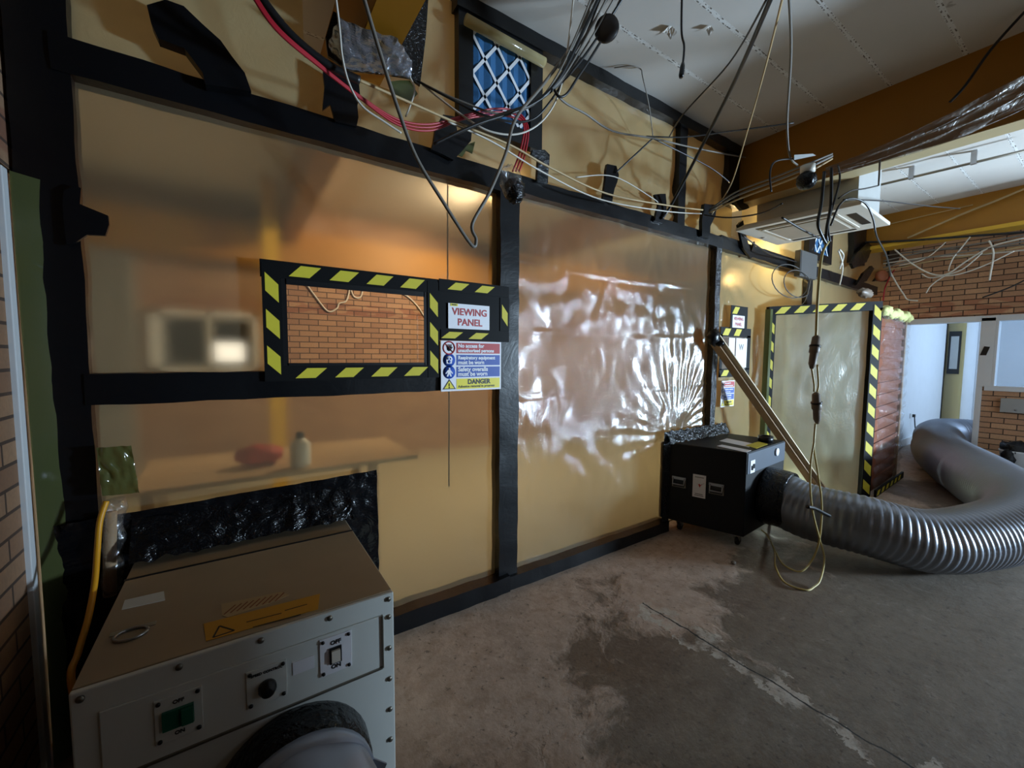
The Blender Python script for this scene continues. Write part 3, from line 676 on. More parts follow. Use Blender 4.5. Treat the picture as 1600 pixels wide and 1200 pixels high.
b = MB(); b.box((GX0+.05, GY0-.010, .455), (.375, GY0-.004, .635)); b.build('control_strip', 'cream_front', gm, .002)
b = MB(); b.box((GX0+.05, GY0-.016, .452), (.372, GY0-.004, .458)); b.box((.372, GY0-.016, .455), (.376, GY0-.004, .635)); b.build('strip_edge', 'dull_steel', gm)
def plate(name, x0, x1, z0, z1, mat='paper'):
    b = MB(); b.box((x0, GY0-.014, z0), (x1, GY0-.010, z1)); p = b.build(name, mat, gm, .001)
    for x in (x0+.009, x1-.009):
        for z in (z0+.009, z1-.009): s = MB(); s.cyl(V(x, GY0-.014, z), V(x, GY0-.018, z), .0052, 10); s.build('screw', 'black_plain', p)
    return p
yf = GY0-.0145
p1 = plate('switch_plate', .182, .275, .505, .625)
b = MB(); b.box((.209, GY0-.019, .538), (.244, GY0-.014, .590), 0); b.box((.214, GY0-.026, .545), (.239, GY0-.018, .583), 1); b.build('rocker_switch', ['black_plain', 'ac_white'], p1)
letters([text('OFF', .018, None, None, '', (.228, yf, .604), XD, ZD, .0006), text('ON', .018, None, None, '', (.228, yf, .526), XD, ZD, .0006)], 'black_ink', p1)
p2 = plate('speed_plate', -.008, .092, .495, .605, 'cream_front')
b = MB(); b.lathe(V(.042, GY0-.014, .543), (0, -1, 0), [(.023, 0), (.023, .012), (.018, .016), (.017, .026), (.010, .029)], 20); b.box((.040, GY0-.045, .545), (.044, GY0-.041, .562)); b.build('knob', 'black_plain', p2)
text('SPEED CONTROL', .0100, None, None, '', (.042, yf, .589), XD, ZD, .0004).build('lettering', 'black_ink', p2)
p3 = plate('isolator_plate', -.205, -.107, .495, .615, 'cream_front')
b = MB(); b.box((-.190, GY0-.022, .530), (-.125, GY0-.014, .580), 0); b.box((-.150, GY0-.030, .534), (-.126, GY0-.022, .576), 0); b.build('green_switch', 'green_sw', p3)
letters([text('OFF', .0135, None, None, '', (-.156, yf, .597), XD, ZD, .0004), text('ON', .0135, None, None, '', (-.156, yf, .512), XD, ZD, .0004)], 'black_ink', p3)
b = MB(); b.box((.108, GY0-.012, .545), (.166, GY0-.010, .585)); b.build('blank_label', 'paper', gm)
b = MB()
b.box((.0, 0, 0), (.0, 0, 0))
LB = MB(); LB.prism([onz(*q, GZ+.0025) for q in ((318, 975), (500, 928), (497, 952), (322, 1002))], (0, 0, .001), 0)
tri = [onz(*q, GZ+.0036) for q in ((333, 996), (366, 985), (343, 978))]
for i in range(3): LB.bar(tri[i], tri[(i+1) % 3], .005, .0006, (0, 0, 1), 1)
for q0, q1 in (((385, 972), (440, 958)), ((395, 980), (470, 960)), ((445, 954), (480, 944))): LB.bar(onz(*q0, GZ+.0036), onz(*q1, GZ+.0036), .004, .0005, (0, 0, 1), 1)
LB.build('warning_sticker', ['label_yellow', 'black_ink'], gm)
b = MB(); b.prism([onz(*q, GZ+.0025) for q in ((346, 944), (440, 925), (452, 930), (420, 943), (356, 965), (347, 962))], (0, 0, .0008), 0)
for k in range(9): b.bar(onz(350+10*k, 960-2.6*k, GZ+.0036), onz(368+9.5*k, 945-2.4*k, GZ+.0036), .004, .0004, (0, 0, 1), 1)
b.build('striped_sticker', ['pvc_tan', 'terracotta'], gm)
b = MB(); b.prism([onz(*q, GZ+.0025) for q in ((195, 938), (256, 924), (258, 938), (190, 953))], (0, 0, .001), 0); b.build('rating_label', 'cream_front', gm)
b = MB(); cc = onz(205, 990, GZ+.006); b.tube([cc+V(math.cos(a)*.036, math.sin(a)*.03, 0) for a in [2*PI*k/24 for k in range(25)]], .004, 8)
b.box((cc.x-.05, cc.y+.02, GZ), (cc.x+.05, cc.y+.04, GZ+.004)); b.build('ring_handle', 'steel', gm)
for x, y in ((GX0+.08, GY0+.1), (GX1-.08, GY0+.1), (GX0+.08, GY1-.12), (GX1-.08, GY1-.12)):
    b = MB(); b.box((x-.05, y-.05, 0), (x+.05, y+.05, .06)); b.build('foot', 'black_plain', gm)
# collar and duct
cx, cz, cr = .105, .225, .205
b = MB(); b.lathe(V(cx, GY0-.004, cz), (.05, -1, 0), [(cr+.008, 0), (cr+.012, .02), (cr+.004, .09), (cr-.006, .11)], 40); b.build('duct_collar', 'black_shiny', gm)
def ribbed(path, r, pitch, amp, n=40, sub=4, mat='duct', smooth_start=0.0, crump=0.0, floor=None):
    pts = spline(path, 24); L = [0]
    for i in range(1, len(pts)): L.append(L[-1]+(pts[i]-pts[i-1]).length)
    tot = L[-1]; N = int(tot/pitch*sub); q = []; j = 0
    for k in range(N+1):
        s = tot*k/N
        while j < len(L)-2 and L[j+1] < s: j += 1
        q.append(pts[j].lerp(pts[j+1], (s-L[j])/max(1e-9, L[j+1]-L[j])))
    b = MB(); u = None; vs = []
    for i, p in enumerate(q):
        t = (q[min(i+1, N)]-q[max(i-1, 0)]).normalized()
        sd = t.cross(Vector((0, 0, 1))).normalized(); up = sd.cross(t)
        s = i/sub
        for k in range(n):
            a = 2*PI*k/n; ph = s
            rib = 1-abs(2*((ph) % 1)-1)
            rib = rib**.6
            d = amp*(rib-.5)*min(1, .25+s*.02)
            c = crump*noise.noise(Vector((math.cos(a)*1.5, math.sin(a)*1.5, s*.06+3)))
            pp = p+(sd*math.cos(a)+up*math.sin(a))*((r(i/N) if callable(r) else r)+d+c)
            if floor is not None and pp.z < floor: pp.z = floor
            vs.append(pp)
    fs = [(i*n+k, i*n+(k+1) % n, (i+1)*n+(k+1) % n, (i+1)*n+k) for i in range(N) for k in range(n)]
    b.add(vs, fs, 0, True); return b
d0 = thing('flexible_duct', (cx, GY0-.12, 0), 'silver cloth duct taped into the front of the cream air machine', 'duct')
ribbed([(cx, GY0-.07, cz), (cx+.02, GY0-.25, cz), (cx+.05, GY0-.48, cz-.01), (cx+.14, GY0-.75, cz-.02), (cx+.35, GY0-1.05, cz-.02), (cx+.7, GY0-1.3, cz-.02)], .195, .10, .008, 48, 4, crump=.012, floor=.005).build('hose', 'duct_brightened', d0)
b = MB(); b.lathe(V(cx+.005, GY0-.10, cz), (.05, -1, 0), [(.202, 0), (.202, .05)], 40); b.build('tape_band', 'duct_brightened', d0)
b = MB(); b.prism([V(cx+.19, GY0-.13, cz+.06), V(cx+.235, GY0-.15, cz+.03), V(cx+.20, GY0-.15, cz-.03)], (0, -.006, 0)); b.build('tape_flap', 'duct', d0)

# ================================================================== BLACK AIR MACHINE
bm_ = thing('air_scrubber', (3.6, -.3, 0), 'black box air machine on castors with silver hose, built into the middle bay', 'air machine')
BZ0, BZ1 = .10, .77
c = [V(3.235, -.60, 0), V(4.00, -.545, 0), V(3.90, .03, 0), V(3.03, .03, 0)]
b = MB(); b.hexa([p+V(0, 0, BZ0) for p in c], [p+V(0, 0, BZ1) for p in c]); b.build('casing', 'black_matt', bm_, .008)
fx = (c[1]-c[0]).normalized(); fn = V(fx.y, -fx.x, 0)          # front face direction / outward normal
lx = (c[3]-c[0]).normalized(); ln = V(-lx.y, lx.x, 0)
FP = lambda s, z, d=0: c[0]+fx*s+fn*d+V(0, 0, z)
LP = lambda s, z, d=0: c[0]+lx*s+ln*d+V(0, 0, z)             # left face: s runs from the near edge back to the screen
b = MB(); b.hexa([FP(.01, .60, .001), FP(.755, .60, .001), FP(.755, .60, .005), FP(.01, .60, .005)], [FP(.01, .76, .001), FP(.755, .76, .001), FP(.755, .76, .005), FP(.01, .76, .005)]); b.build('front_fascia', 'fascia_grey', bm_)
def lplate(b, s0, s1, z0, z1, d0, d1, mi=0):
    b.hexa([LP(s0, z0, d0), LP(s1, z0, d0), LP(s1, z0, d1), LP(s0, z0, d1)], [LP(s0, z1, d0), LP(s1, z1, d0), LP(s1, z1, d1), LP(s0, z1, d1)], mi)
def fplate(b, s0, s1, z0, z1, d0, d1, mi=0):
    b.hexa([FP(s0, z0, d0), FP(s1, z0, d0), FP(s1, z0, d1), FP(s0, z0, d1)], [FP(s0, z1, d0), FP(s1, z1, d0), FP(s1, z1, d1), FP(s0, z1, d1)], mi)
for s0 in (.15, .44):
    b = MB(); lplate(b, s0, s0+.11, .40, .49, 0, .006, 0); lplate(b, s0+.008, s0+.102, .405, .465, .004, .009, 1)
    h = b.build('handle', ['dull_steel', 'black_plain'], bm_, label='chrome spring handle') 
    b = MB(); b.tube([LP(s0+.01, .478, .012), LP(s0+.01, .43, .03), LP(s0+.10, .43, .03), LP(s0+.10, .478, .012)], .006, 8); lplate(b, s0+.0, s0+.11, .468, .49, .006, .014); b.build('grip', 'steel', h)
b = MB(); lplate(b, .285, .385, .345, .535, 0, .003); lb = b.build('label', 'paper', bm_, label='white label with a small red bird mark')
for s0, s1, z in ((.30, .37, .515), (.305, .365, .375), (.30, .37, .362)): b = MB(); lplate(b, s0, s1, z-.004, z+.002, .003, .0036, 0); b.build('text_line', 'grey_ink', lb)
b = MB()
b.prism([LP(.352, .462, .003), LP(.338, .447, .003), LP(.331, .428, .003), LP(.322, .447, .003), LP(.310, .461, .003), LP(.326, .452, .003), LP(.334, .462, .003), LP(.342, .452, .003)], ln*.0008, 1)
b.prism([LP(.322, .455, .003), LP(.296, .472, .003), LP(.298, .467, .003)], ln*.0008, 0)
b.build('bird_mark', ['grey_ink', 'red_ink'], lb)
b = MB(); fplate(b, .05, .13, .60, .70, .005, .009, 0); fplate(b, .065, .085, .625, .66, .009, .016, 1); fplate(b, .093, .113, .635, .67, .009, .016, 1); b.build('switch_plate', ['paper', 'black_plain'], bm_)
b = MB(); b.lathe(FP(.56, .70, .005), fn, [(.034, 0), (.034, .012), (.028, .014)], 24); b.build('gauge', 'paper', bm_)
b = MB()
for q in (((1132, 684), (1178, 695), (1170, 700), (1124, 688)), ((1128, 695), (1165, 703), (1172, 706), (1120, 698))): pass
b.prism([onz(*q, BZ1+.001) for q in ((1124, 689), (1136, 685), (1180, 694), (1170, 699))], (0, 0, .0015)); b.prism([onz(*q, BZ1+.001) for q in ((1120, 697), (1128, 695), (1174, 704), (1166, 707))], (0, 0, .0015)); b.build('top_label', 'paper', bm_)
b = MB(); b.prism([onz(*q, BZ1+.003) for q in ((1165, 696), (1185, 690), (1200, 694), (1182, 701))], (0, 0, .0012)); b.build('top_label', 'hazard_yellow', bm_, label='yellow warning label')
for (sx, sy) in ((.06, .07), (.70, .07), (.68, .52), (.07, .52)):
    P0 = c[0]+fx*sx+lx*sy
    b = MB(); b.box((P0.x-.04, P0.y-.04, .088), (P0.x+.04, P0.y+.04, .10), 0); b.bar(P0+V(.0, -.018, .085), P0+V(.02, -.018, .045), .004, .03, (1, 0, 0), 0); b.bar(P0+V(.0, .018, .085), P0+V(.02, .018, .045), .004, .03, (1, 0, 0), 0)
    k = b.build('caster', ['steel'], bm_)
    b = MB(); b.lathe(P0+V(.02, -.012, .037), (0, 1, 0), [(.030, 0), (.037, .004), (.037, .020), (.030, .024)], 24); b.build('wheel', 'black_plain', k)
hc = FP(.40, .36, 0)
b = MB(); b.lathe(hc-fn*.002, fn, [(.232, 0), (.235, .02), (.228, .15), (.222, .17)], 44); b.build('duct_collar', 'black_shiny', bm_)
# tape roll on top
tr = onz(1196, 690, BZ1)
b = MB(); R0, R1, hh = .058, .038, .05; n = 36
b.lathe(tr+V(0, 0, .001), (0, 0, 1), [(R1, 0), (R0, 0), (R0, hh), (R1, hh)], n); b.f = b.f[:-2]; b.m = b.m[:-2]; b.sm = b.sm[:-2]
b.add([tr+V(math.cos(2*PI*k/n)*R1, math.sin(2*PI*k/n)*R1, z) for z in (.001, hh+.001) for k in range(n)], [(k, (k+1) % n, n+(k+1) % n, n+k) for k in range(n)])
tag(b.build('tape_roll', 'black_plain'), 'roll of black tape lying on top of the black air machine', 'tape roll')

# ------------------------------------------------------------------ the long silver duct
du = thing('flexible_duct', (4.6, -1.66, 0), 'long thick silver ribbed duct curving from the black machine to the far doorway', 'duct')
path = [hc+fn*.13, hc+fn*.30+V(.0, 0, -.045), V(3.72, -1.18, .30), V(3.98, -1.47, .226), V(4.4, -1.67, .230), V(4.88, -1.79, .245), V(5.4, -1.77, .262), V(5.85, -1.62, .272), V(6.35, -1.40, .278), V(7.0, -1.13, .28), V(7.75, -.87, .28), V(8.45, -.74, .28), V(9.05, -.62, .28), V(9.5, -.68, .27), V(9.75, -1.05, .26), V(9.85, -2.0, .25)]
ribbed(path, lambda f: .210+.060*min(1, max(0, (f-.15)/.25)), .042, .016, 44, 4, crump=.010, floor=.004).build('hose', 'duct', du)
b = MB(); b.lathe(hc+fn*.15, fn, [(.226, 0), (.222, .035)], 40); b.build('tape_band', 'black_shiny', du)

# ------------------------------------------------------------------ leaning timber brace
tb = thing('timber_brace', (4.6, -.2, 0), 'pale sawn timber prop leaning down from the third post to the floor behind the hose', 'timber')
bt, bb = ony(1112, 528, -.075), V(5.15, -.30, .02)
bb = ony(1262, 742, -.47)
dirb = (bb-bt).normalized(); bb2 = bt+dirb*((bt.z-.02)/-dirb.z)
b = MB(); b.bar(bt, bb2, .045, .07, (0, -1, .2), 0); b.bar(bt+V(.01, -.040, .012), bb2+V(.01, -.040, .012), .012, .07, (0, -1, .2), 1); b.build('plank', ['wood', 'wood_pale'], tb)
b = MB(); b.blob(bt+V(0, -.02, .0), .07, .05, .075, .35, 7); b.blob(bt+V(.05, -.05, -.05), .05, .04, .03, .4, 7, 12); b.build('tape_wrap', 'black', tb)

# ================================================================== CEILING ITEMS
# air conditioning cassette
ac = thing('ac_cassette', (4.4, -.55, 2.66), 'off-white ceiling air conditioning cassette with louvre panel, hanging beside the ochre beam', 'air conditioner')
AZ = 2.66
q = [onz(1152, 361, AZ), onz(1346, 319, AZ), onz(1391, 352, AZ), onz(1210, 384, AZ)]
q[0].y = q[3].y = -.10
ctr = sum(q, V(0, 0, 0))/4
inn = lambda f, z: [ctr+(p-ctr)*f+V(0, 0, z) for p in q]
b = MB(); b.hexa(inn(1, 0), inn(1, .03)); b.hexa(inn(.97, .028), inn(.90, .055)); b.build('fascia', 'ac_white', ac, .006)
cy0, cy1 = onx(1344, 262, 4.2).y, -.12; cx1 = max(p.x for p in inn(.86, 0))
b = MB(); b.box((4.195, cy0, AZ+.05), (cx1, cy1, ZC-.002)); b.build('casing', 'ac_side', ac, .004)
g = lambda u, v, z: (q[0]*(1-u)+q[1]*u)*(1-v)+(q[3]*(1-u)+q[2]*u)*v+V(0, 0, z)
def acq(b, u0, u1, v0, v1, z0, z1, mi=0): b.hexa([g(u0, v0, z0), g(u1, v0, z0), g(u1, v1, z0), g(u0, v1, z0)], [g(u0, v0, z1), g(u1, v0, z1), g(u1, v1, z1), g(u0, v1, z1)], mi)
b = MB(); acq(b, .22, .74, .22, .80, -.008, 0); b.build('intake_grille', 'ac_grey', ac, .003)
b = MB(); acq(b, .16, .80, .07, .13, -.002, .0, 0); acq(b, .84, .91, .25, .75, -.002, .0, 0); acq(b, .20, .76, .87, .92, -.002, 0, 0); b.build('louvre', 'black_plain', ac)
b = MB(); acq(b, .78, .80, .16, .84, -.006, 0); acq(b, .18, .20, .16, .84, -.006, 0); acq(b, .18, .80, .155, .175, -.006, 0); b.build('grille_rim', 'ac_white', ac)
b = MB(); b.cyl(g(.06, .5, -.004), g(.06, .5, 0), .02, 14); b.build('sensor', 'ac_grey', ac)

def filter_panel(x0, x1, z0, z1, label, y=-.03):
    t = thing('filter_panel', ((x0+x1)/2, y, z0), label, 'air filter')
    b = MB(); n = int((x1-x0)/.07)
    b.grid(lambda u, v: V(x0+(x1-x0)*u, y+.012*(abs(((u*n) % 1)*2-1)), z0+(z1-z0)*v), n*4, 2, smooth=False); b.box((x0, y+.013, z0), (x1, y+.03, z1)); b.build('medium', 'filter_blue', t)
    b = MB(); W_, H_ = x1-x0, z1-z0; s = .16; k = -6
    segs = []
    for i in range(-8, 12):
        for sgn in (1, -1):
            pts = []
            x = x0+i*s
            # line x = x + sgn*(z-z0)*.75 clipped to the rectangle
            zs = sorted([z0, z1])
            f = lambda z: x+sgn*(z-z0)*.78
            inv = lambda xx: z0+(xx-x)/(sgn*.78)
            a = sorted([inv(x0), inv(x1)]); lo, hi = max(z0, a[0]), min(z1, a[1])
            if hi-lo > .03: b.bar(V(f(lo), y-.004, lo), V(f(hi), y-.004, hi), .004, .014, (0, 0, 1)) if False else b.prism([V(f(lo)-.011, y-.001, lo), V(f(lo)+.011, y-.001, lo), V(f(hi)+.011, y-.001, hi), V(f(hi)-.011, y-.001, hi)], (0, -.003, 0))
    b.build('lattice', 'lattice', t)
    b = MB(); w_ = .09
    b.box((x0-w_, y-.012, z0-w_), (x0, y+.04, z1+w_)); b.box((x1, y-.012, z0-w_), (x1+w_, y+.04, z1+w_)); b.box((x0, y-.012, z0-w_), (x1, y+.04, z0)); b.box((x0, y-.012, z1), (x1, y+.04, z1+w_)); b.build('tape_frame', 'black', t)
    return t
f1 = filter_panel(1.15, 1.55, 2.88, 3.33, 'blue pleated air filter with white lattice, black taped into the screen above the centre post', -.035)
b = MB(); b.cyl(ony(728, 30, -.09), ony(850, 98, -.09), .028, 14); b.build('rolled_flap', 'sheet_top', f1)
fa, fb_ = ony(1288, 0, -.03), ony(1316, 0, -.03)
f2 = filter_panel(fa.x, fb_.x, ony(1300, 404, -.03).z, ony(1300, 366, -.03).z, 'small far blue air filter with white lattice, seen under the air conditioning cassette', -.035)

# foil and black film where the first beam passes the screen
fo = thing('beam_wrap', (.6, -.1, 2.9), 'crumpled silver foil and black film sealing the ochre beam where it meets the screen', 'wrapping')
b = MB()
def fw_(u, v):
    a = [ony(512, 62, -.10), ony(530, 30, -.24), ony(620, 60, -.26), ony(645, 95, -.12)]
    bt_ = [ony(512, 75, -.06), ony(540, 108, -.06), ony(600, 116, -.06), ony(642, 122, -.06)]
    k = u*3; i = min(2, int(k)); t = k-i
    p = a[i].lerp(a[i+1], t).lerp(bt_[i].lerp(bt_[i+1], t), v)
    return p+V(noise.noise(p*26), noise.noise(p*26+V(5, 5, 5)), noise.noise(p*26+V(9, 1, 3)))*.011
b.grid(fw_, 48, 24, smooth=False); b.build('foil', 'foil', fo)
b = MB(); b.prism([ony(x, y_, -.045) for x, y_ in ((648, 0), (668, 0), (664, 60), (655, 136), (640, 124), (600, 118), (545, 112), (512, 90), (508, 60), (520, 20), (530, 26), (540, 100), (600, 112), (628, 118), (620, 58))], (0, -.012, 0)); b.build('black_film', 'black_shiny', fo)

# ------------------------------------------------------------------ cables
def cable(pts, r, mat, label, name='cable', cat='cable', group=None, per=7, n=7):
    P = []
    for p in pts:
        if len(p) == 3: P.append(ony(*p))
        elif p[2] == 'x': P.append(onx(p[0], p[1], p[3]))
        elif p[2] == 'z': P.append(onz(p[0], p[1], p[3]))
        else: P.append(V(*p[:3]))
    for i, (p, q_) in enumerate(zip(P, pts)):
        if p.z > ZC-.008: P[i] = onz(q_[0], q_[1], ZC-.008)
    b = MB(); b.tube(spline(P, per), r, n); o = b.build(name, mat); tag(o, label, cat, group); return o
Y = lambda y, *q: [(a, c_, y) for a, c_ in q]
X = lambda x, *q: [(a, c_, 'x', x) for a, c_ in q]
cable(Y(-.40, (562, -25), (590, 70), (620, 165), (650, 245), (692, 315), (736, 382), (744, 374), (738, 350), (765, 300), (790, 240), (806, 185), (850, 130), (900, 60), (935, -20)), .0085, 'pvc_grey', 'thick grey cable sagging in a deep V in front of the upper left sheet')
for k in range(3):
    d = k*5-5
    cable([(380, -35+d, -.42), (430, 42+d*.6, -.40), (500, 103+d*.4, -.36), (560, 150+d*.3, -.32), (620, 190+d*.8, -.28), (672, 199+d, -.26), (722, 184+d*.5, -.25), (772, 175+d, -.24), (808, 180+d, -.24), (822-d*.6, 200, -.24), (816-d*.9, 240, -.22), (806-d, 268, -.21)], .0052, 'pvc_red', ('red cable of the looped trio over the screen, topmost strand', 'red cable of the looped trio over the screen, middle strand', 'red cable of the looped trio over the screen, lowest strand')[k], group='red cables looping to the taped bundle')
cable(Y(-.36, (388, -30), (450, 50), (510, 100), (562, 126)), .017, 'pvc_black', 'thick black sleeve running down from the ceiling above the red cables', 'cable_sleeve', 'sleeve')
cable([(558, 124, -.36), (640, 160, -.32), (720, 195, -.28), (800, 228, -.25), (860, 262, -.22), (950, 303, -.18), (1050, 322, -.14), (1098, 328, -.12)], .006, 'pvc_tan', 'long tan cable running from the black sleeve along the top rail')
cable([(700, 190, -.30), (770, 222, -.27), (850, 270, -.22), (940, 312, -.18), (1040, 330, -.14), (1096, 334, -.12)], .0045, 'pvc_white', 'white cable sagging along the top rail to the third post')
cable(Y(-.40, (522, -25), (530, 40), (535, 90), (546, 132), (566, 166), (600, 190), (627, 208)), .0045, 'pvc_white', 'white cable dangling in front of the foil wrapped beam')
cable(Y(-.12, (640, 119), (648, 140), (641, 165), (634, 182)), .004, 'pvc_white', 'short white stub hanging below the foil wrap')
cable([(652, 126, -.15), (700, 152, -.22), (760, 181, -.28), (820, 190, -.32), (855, 165, -.36), (900, 90, -.42), (945, -20, -.5)], .006, 'pvc_black', 'black cable from the foil wrap swinging past the blue filter to the ceiling')
cable([(655, 128, -.15), (720, 158, -.24), (790, 178, -.3), (850, 150, -.36), (905, 70, -.44), (960, -20, -.5)], .005, 'pvc_grey', 'grey cable crossing the middle of the blue filter')
cable([(660, 132, -.15), (715, 175, -.25), (765, 205, -.3), (815, 208, -.33), (855, 180, -.36), (880, 120, -.4), (898, -20, -.46)], .005, 'pvc_white', 'pale cable drooping lowest across the blue filter foot')
for k, (dx, mat, r) in enumerate(((0, 'pvc_black', .009), (9, 'pvc_grey', .006), (17, 'pvc_grey', .005), (-8, 'pvc_grey', .005), (26, 'pvc_black', .007))):
    cable([(945+dx*1.6, -25, -.50), (905+dx, 62, -.46), (872+dx*.5, 125-k, -.42), (835-dx*.3, 160+dx*.2, -.38), (770-dx, 184+dx*.4, -.34), (704-dx, 212+dx*.5, -.28)], r, mat,
          ('thick black cable at the middle of the bundle above the filter', 'grey cable just right of the thick black one in the ceiling bundle', 'thin grey cable third in the ceiling bundle above the filter', 'grey cable on the left edge of the ceiling bundle', 'black cable on the right edge of the ceiling bundle')[k], group='cable bundle from the ceiling to the screen')
cable([(1090, -30, -.6), (985, -10, -.55), (962, 15, -.52), (950, 40, -.51)], .007, 'pvc_black', 'black cable above the hanging rubber disc')
cable([(938, 66, -.5), (920, 95, -.48), (902, 122, -.46), (886, 146, -.44), (874, 151, -.43), (866, 140, -.42)], .007, 'pvc_black', 'black cable hanging below the rubber disc')
cable([(868, 146, -.42), (885, 162, -.40), (915, 178, -.36), (958, 205, -.30), (1020, 216, -.25), (1075, 229, -.2), (1130, 240, -.18), (1165, 246, -.17)], .006, 'pvc_grey', 'grey kinked cable running right over the upper yellow sheet')
cable(Y(-.7, (1066, -25), (1065, 48), (1069, 72), (1067, 100)), .006, 'pvc_black', 'black cable hanging straight from the ceiling with a plug end')
P = ony(1067, 98, -.7); b = MB(); b.lathe(P, (-.15, 0, -1), [(.008, 0), (.013, .02), (.014, .07), (.010, .085)], 14); tag(b.build('cable_plug', 'black_plain'), 'small black plug at the end of the straight hanging ceiling cable', 'plug')
cable([(1214, -25, -1.3), (1152, 118, -.85), (1100, 222, -.45), (1050, 318, -.14), (1034, 342, -.09)], .011, 'pvc_black', 'long straight black cable slanting from the ceiling to the rail tape')
cable([(1200, -5, -1.25), (1140, 98, -.85), (1068, 178, -.45), (1045, 215, -.2)], .005, 'pvc_black', 'thin dark wire beside the long slanting black cable')
cable([(1228, -25, -1.4), (1196, 104, -.95), (1168, 204, -.55), (1142, 288, -.2), (1112, 335, -.1)], .005, 'pvc_tan', 'pale tan cable slanting down to the third post tape')
cable([(1232, -25, -1.35), (1236, 80, -1.2), (1230, 190, -1.0), (1234, 243, -.95), (1246, 258, -.92)], .006, 'pvc_grey', 'grey cable hanging vertically in front of the ochre beam')
cable([(960, 106, 'z', ZC-.012), (985, 103, 'z', ZC-.012), (1001, 108, 'z', ZC-.012), (1004, 120, -.25), (1014, 165, -.18), (1020, 213, -.1)], .0035, 'pvc_grey', 'thin hooked wire dropping from the ceiling board')
cable([(1020, 216, -.2), (990, 244, -.14), (962, 270, -.09)], .006, 'pvc_black', 'short black cable entering the tape wrap on the middle bay rail')
cable([(1020, 216, -.2), (1060, 236, -.2), (1110, 262, -.2), (1140, 285, -.2)], .005, 'pvc_black', 'dark cable sloping down over the upper sheet toward the beam')
cable([(1010, 213, -.2), (1070, 214, -.3), (1150, 204, -.5), (1240, 192, -.75)], .005, 'pvc_black', 'dark cable stretched along the ceiling edge')
cable([(900, 277, -.1), (960, 276, -.08), (1020, 310, -.09), (1028, 318, -.08)], .004, 'pvc_white', 'fine pale wire under the upper yellow sheet')
for k, (a, m, r) in enumerate(((0, 'pvc_grey', .008), (7, 'pvc_tan', .006), (-6, 'pvc_grey', .006))):
    cable([(1108, 330+a*.4, -.12), (1150, 306+a, -.35), (1210, 283+a, -.7), (1262, 262+a, -.95), (1300, 244+a*.6, -1.0)], r, m, ('grey cable in the middle of the run crossing below the ochre beam', 'tan cable lowest in the run crossing below the ochre beam', 'grey cable highest in the run crossing below the ochre beam')[k], group='cables crossing below the beam')
cable([(1100, 336, -.1), (1140, 340, -.3), (1190, 333, -.6), (1222, 318, -.8)], .006, 'pvc_black', 'black cable looping from the third post to the cassette')
cable([(1160, 368, -.2), (1200, 395, -.2), (1230, 405, -.15), (1246, 410, -.12)], .006, 'pvc_black', 'black cable going into the grey junction box')
cable([(1205, 300, -1.0), (1203, 270, -1.0), (1212, 252, -1.0), (1240, 248, -1.0)], .005, 'pvc_black', 'dark hooked cable in front of the cassette casing')
for k, (pts, r, lab) in enumerate(((((1288, 268), (1283, 320), (1278, 350), (1286, 372), (1292, 382)), .009, 'black cable left of three dropping past the cassette'), (((1299, 262), (1298, 320), (1292, 355), (1290, 380)), .009, 'straight black cable dropping past the cassette'), (((1309, 258), (1312, 280), (1302, 320), (1294, 350), (1297, 378)), .006, 'thin black cable curving down past the cassette'))):
    cable(Y(-1.06, *pts), r, 'pvc_black', lab)
cable(Y(-1.06, (1310, 310), (1330, 298), (1350, 295), (1372, 290)), .005, 'pvc_black', 'black cable rising right from the cassette loom')
cable([(1298, 352, -1.1), (1312, 320, -1.1), (1330, 310, -1.1), (1352, 318, -1.12), (1364, 342, -1.12), (1370, 370, -1.1), (1385, 400, -1.0), (1392, 432, -.9)], .006, 'pvc_black', 'looped black cable falling past the cassette corner')
cable([(1318, 312, -1.1), (1380, 314, -1.1), (1450, 322, -1.1), (1500, 326, -1.1)], .005, 'pvc_black', 'black cable stretched right from the cassette loom along the far beam')
cable([(1375, 248, -1.1), (1373, 290, -1.1)], .006, 'pvc_grey', 'short grey dropper in front of the far ceiling', per=3)
cable(Y(-1.0, (1222, 340), (1252, 358), (1280, 372)), .006, 'pvc_black', 'short dark cable across the cassette underside')
cable(X(3.75, (1640, -20), (1598, 22), (1548, 78), (1508, 134), (1484, 160)), .008, 'pvc_black', 'black cable with a pale end hanging at the top right by the ochre beam')
# junction box with coil
jb = thing('junction_box', (5.28, -.1, 2.5), 'square grey junction box hanging by the top rail under the cassette', 'junction box')
j0, j1 = ony(1240, 432, -.10), ony(1268, 400, -.10)
b = MB(); b.box((j0.x, -.16, j0.z), (j1.x, -.10, j1.z)); b.build('box', 'box_grey', jb, .006)
b = MB(); b.box((j0.x+.01, -.165, j0.z+.01), (j1.x-.01, -.16, j1.z-.01)); b.build('lid', 'box_grey', jb, .002)
cc = ony(1234, 440, -.14)
for k, (a, r1, r2, lab) in enumerate(((0, .42, .17, 'large loose loop of dark cable below the junction box'), (.10, .33, .14, 'smaller loose loop of dark cable below the junction box'))):
    P = [cc+V(math.cos(t)*r1+a, -.01-.03*k, math.sin(t)*r2-.02*k) for t in [2*PI*i/22*0.93+.6 for i in range(23)]]
    b = MB(); b.tube(P, .005, 7); tag(b.build('cable', 'box_grey'), lab, 'cable')
cable([(1268, 432, -.1), (1258, 470, -.08), (1240, 482, -.08), (1215, 485, -.08)], .004, 'pvc_grey', 'thin grey tail drooping from the junction box')
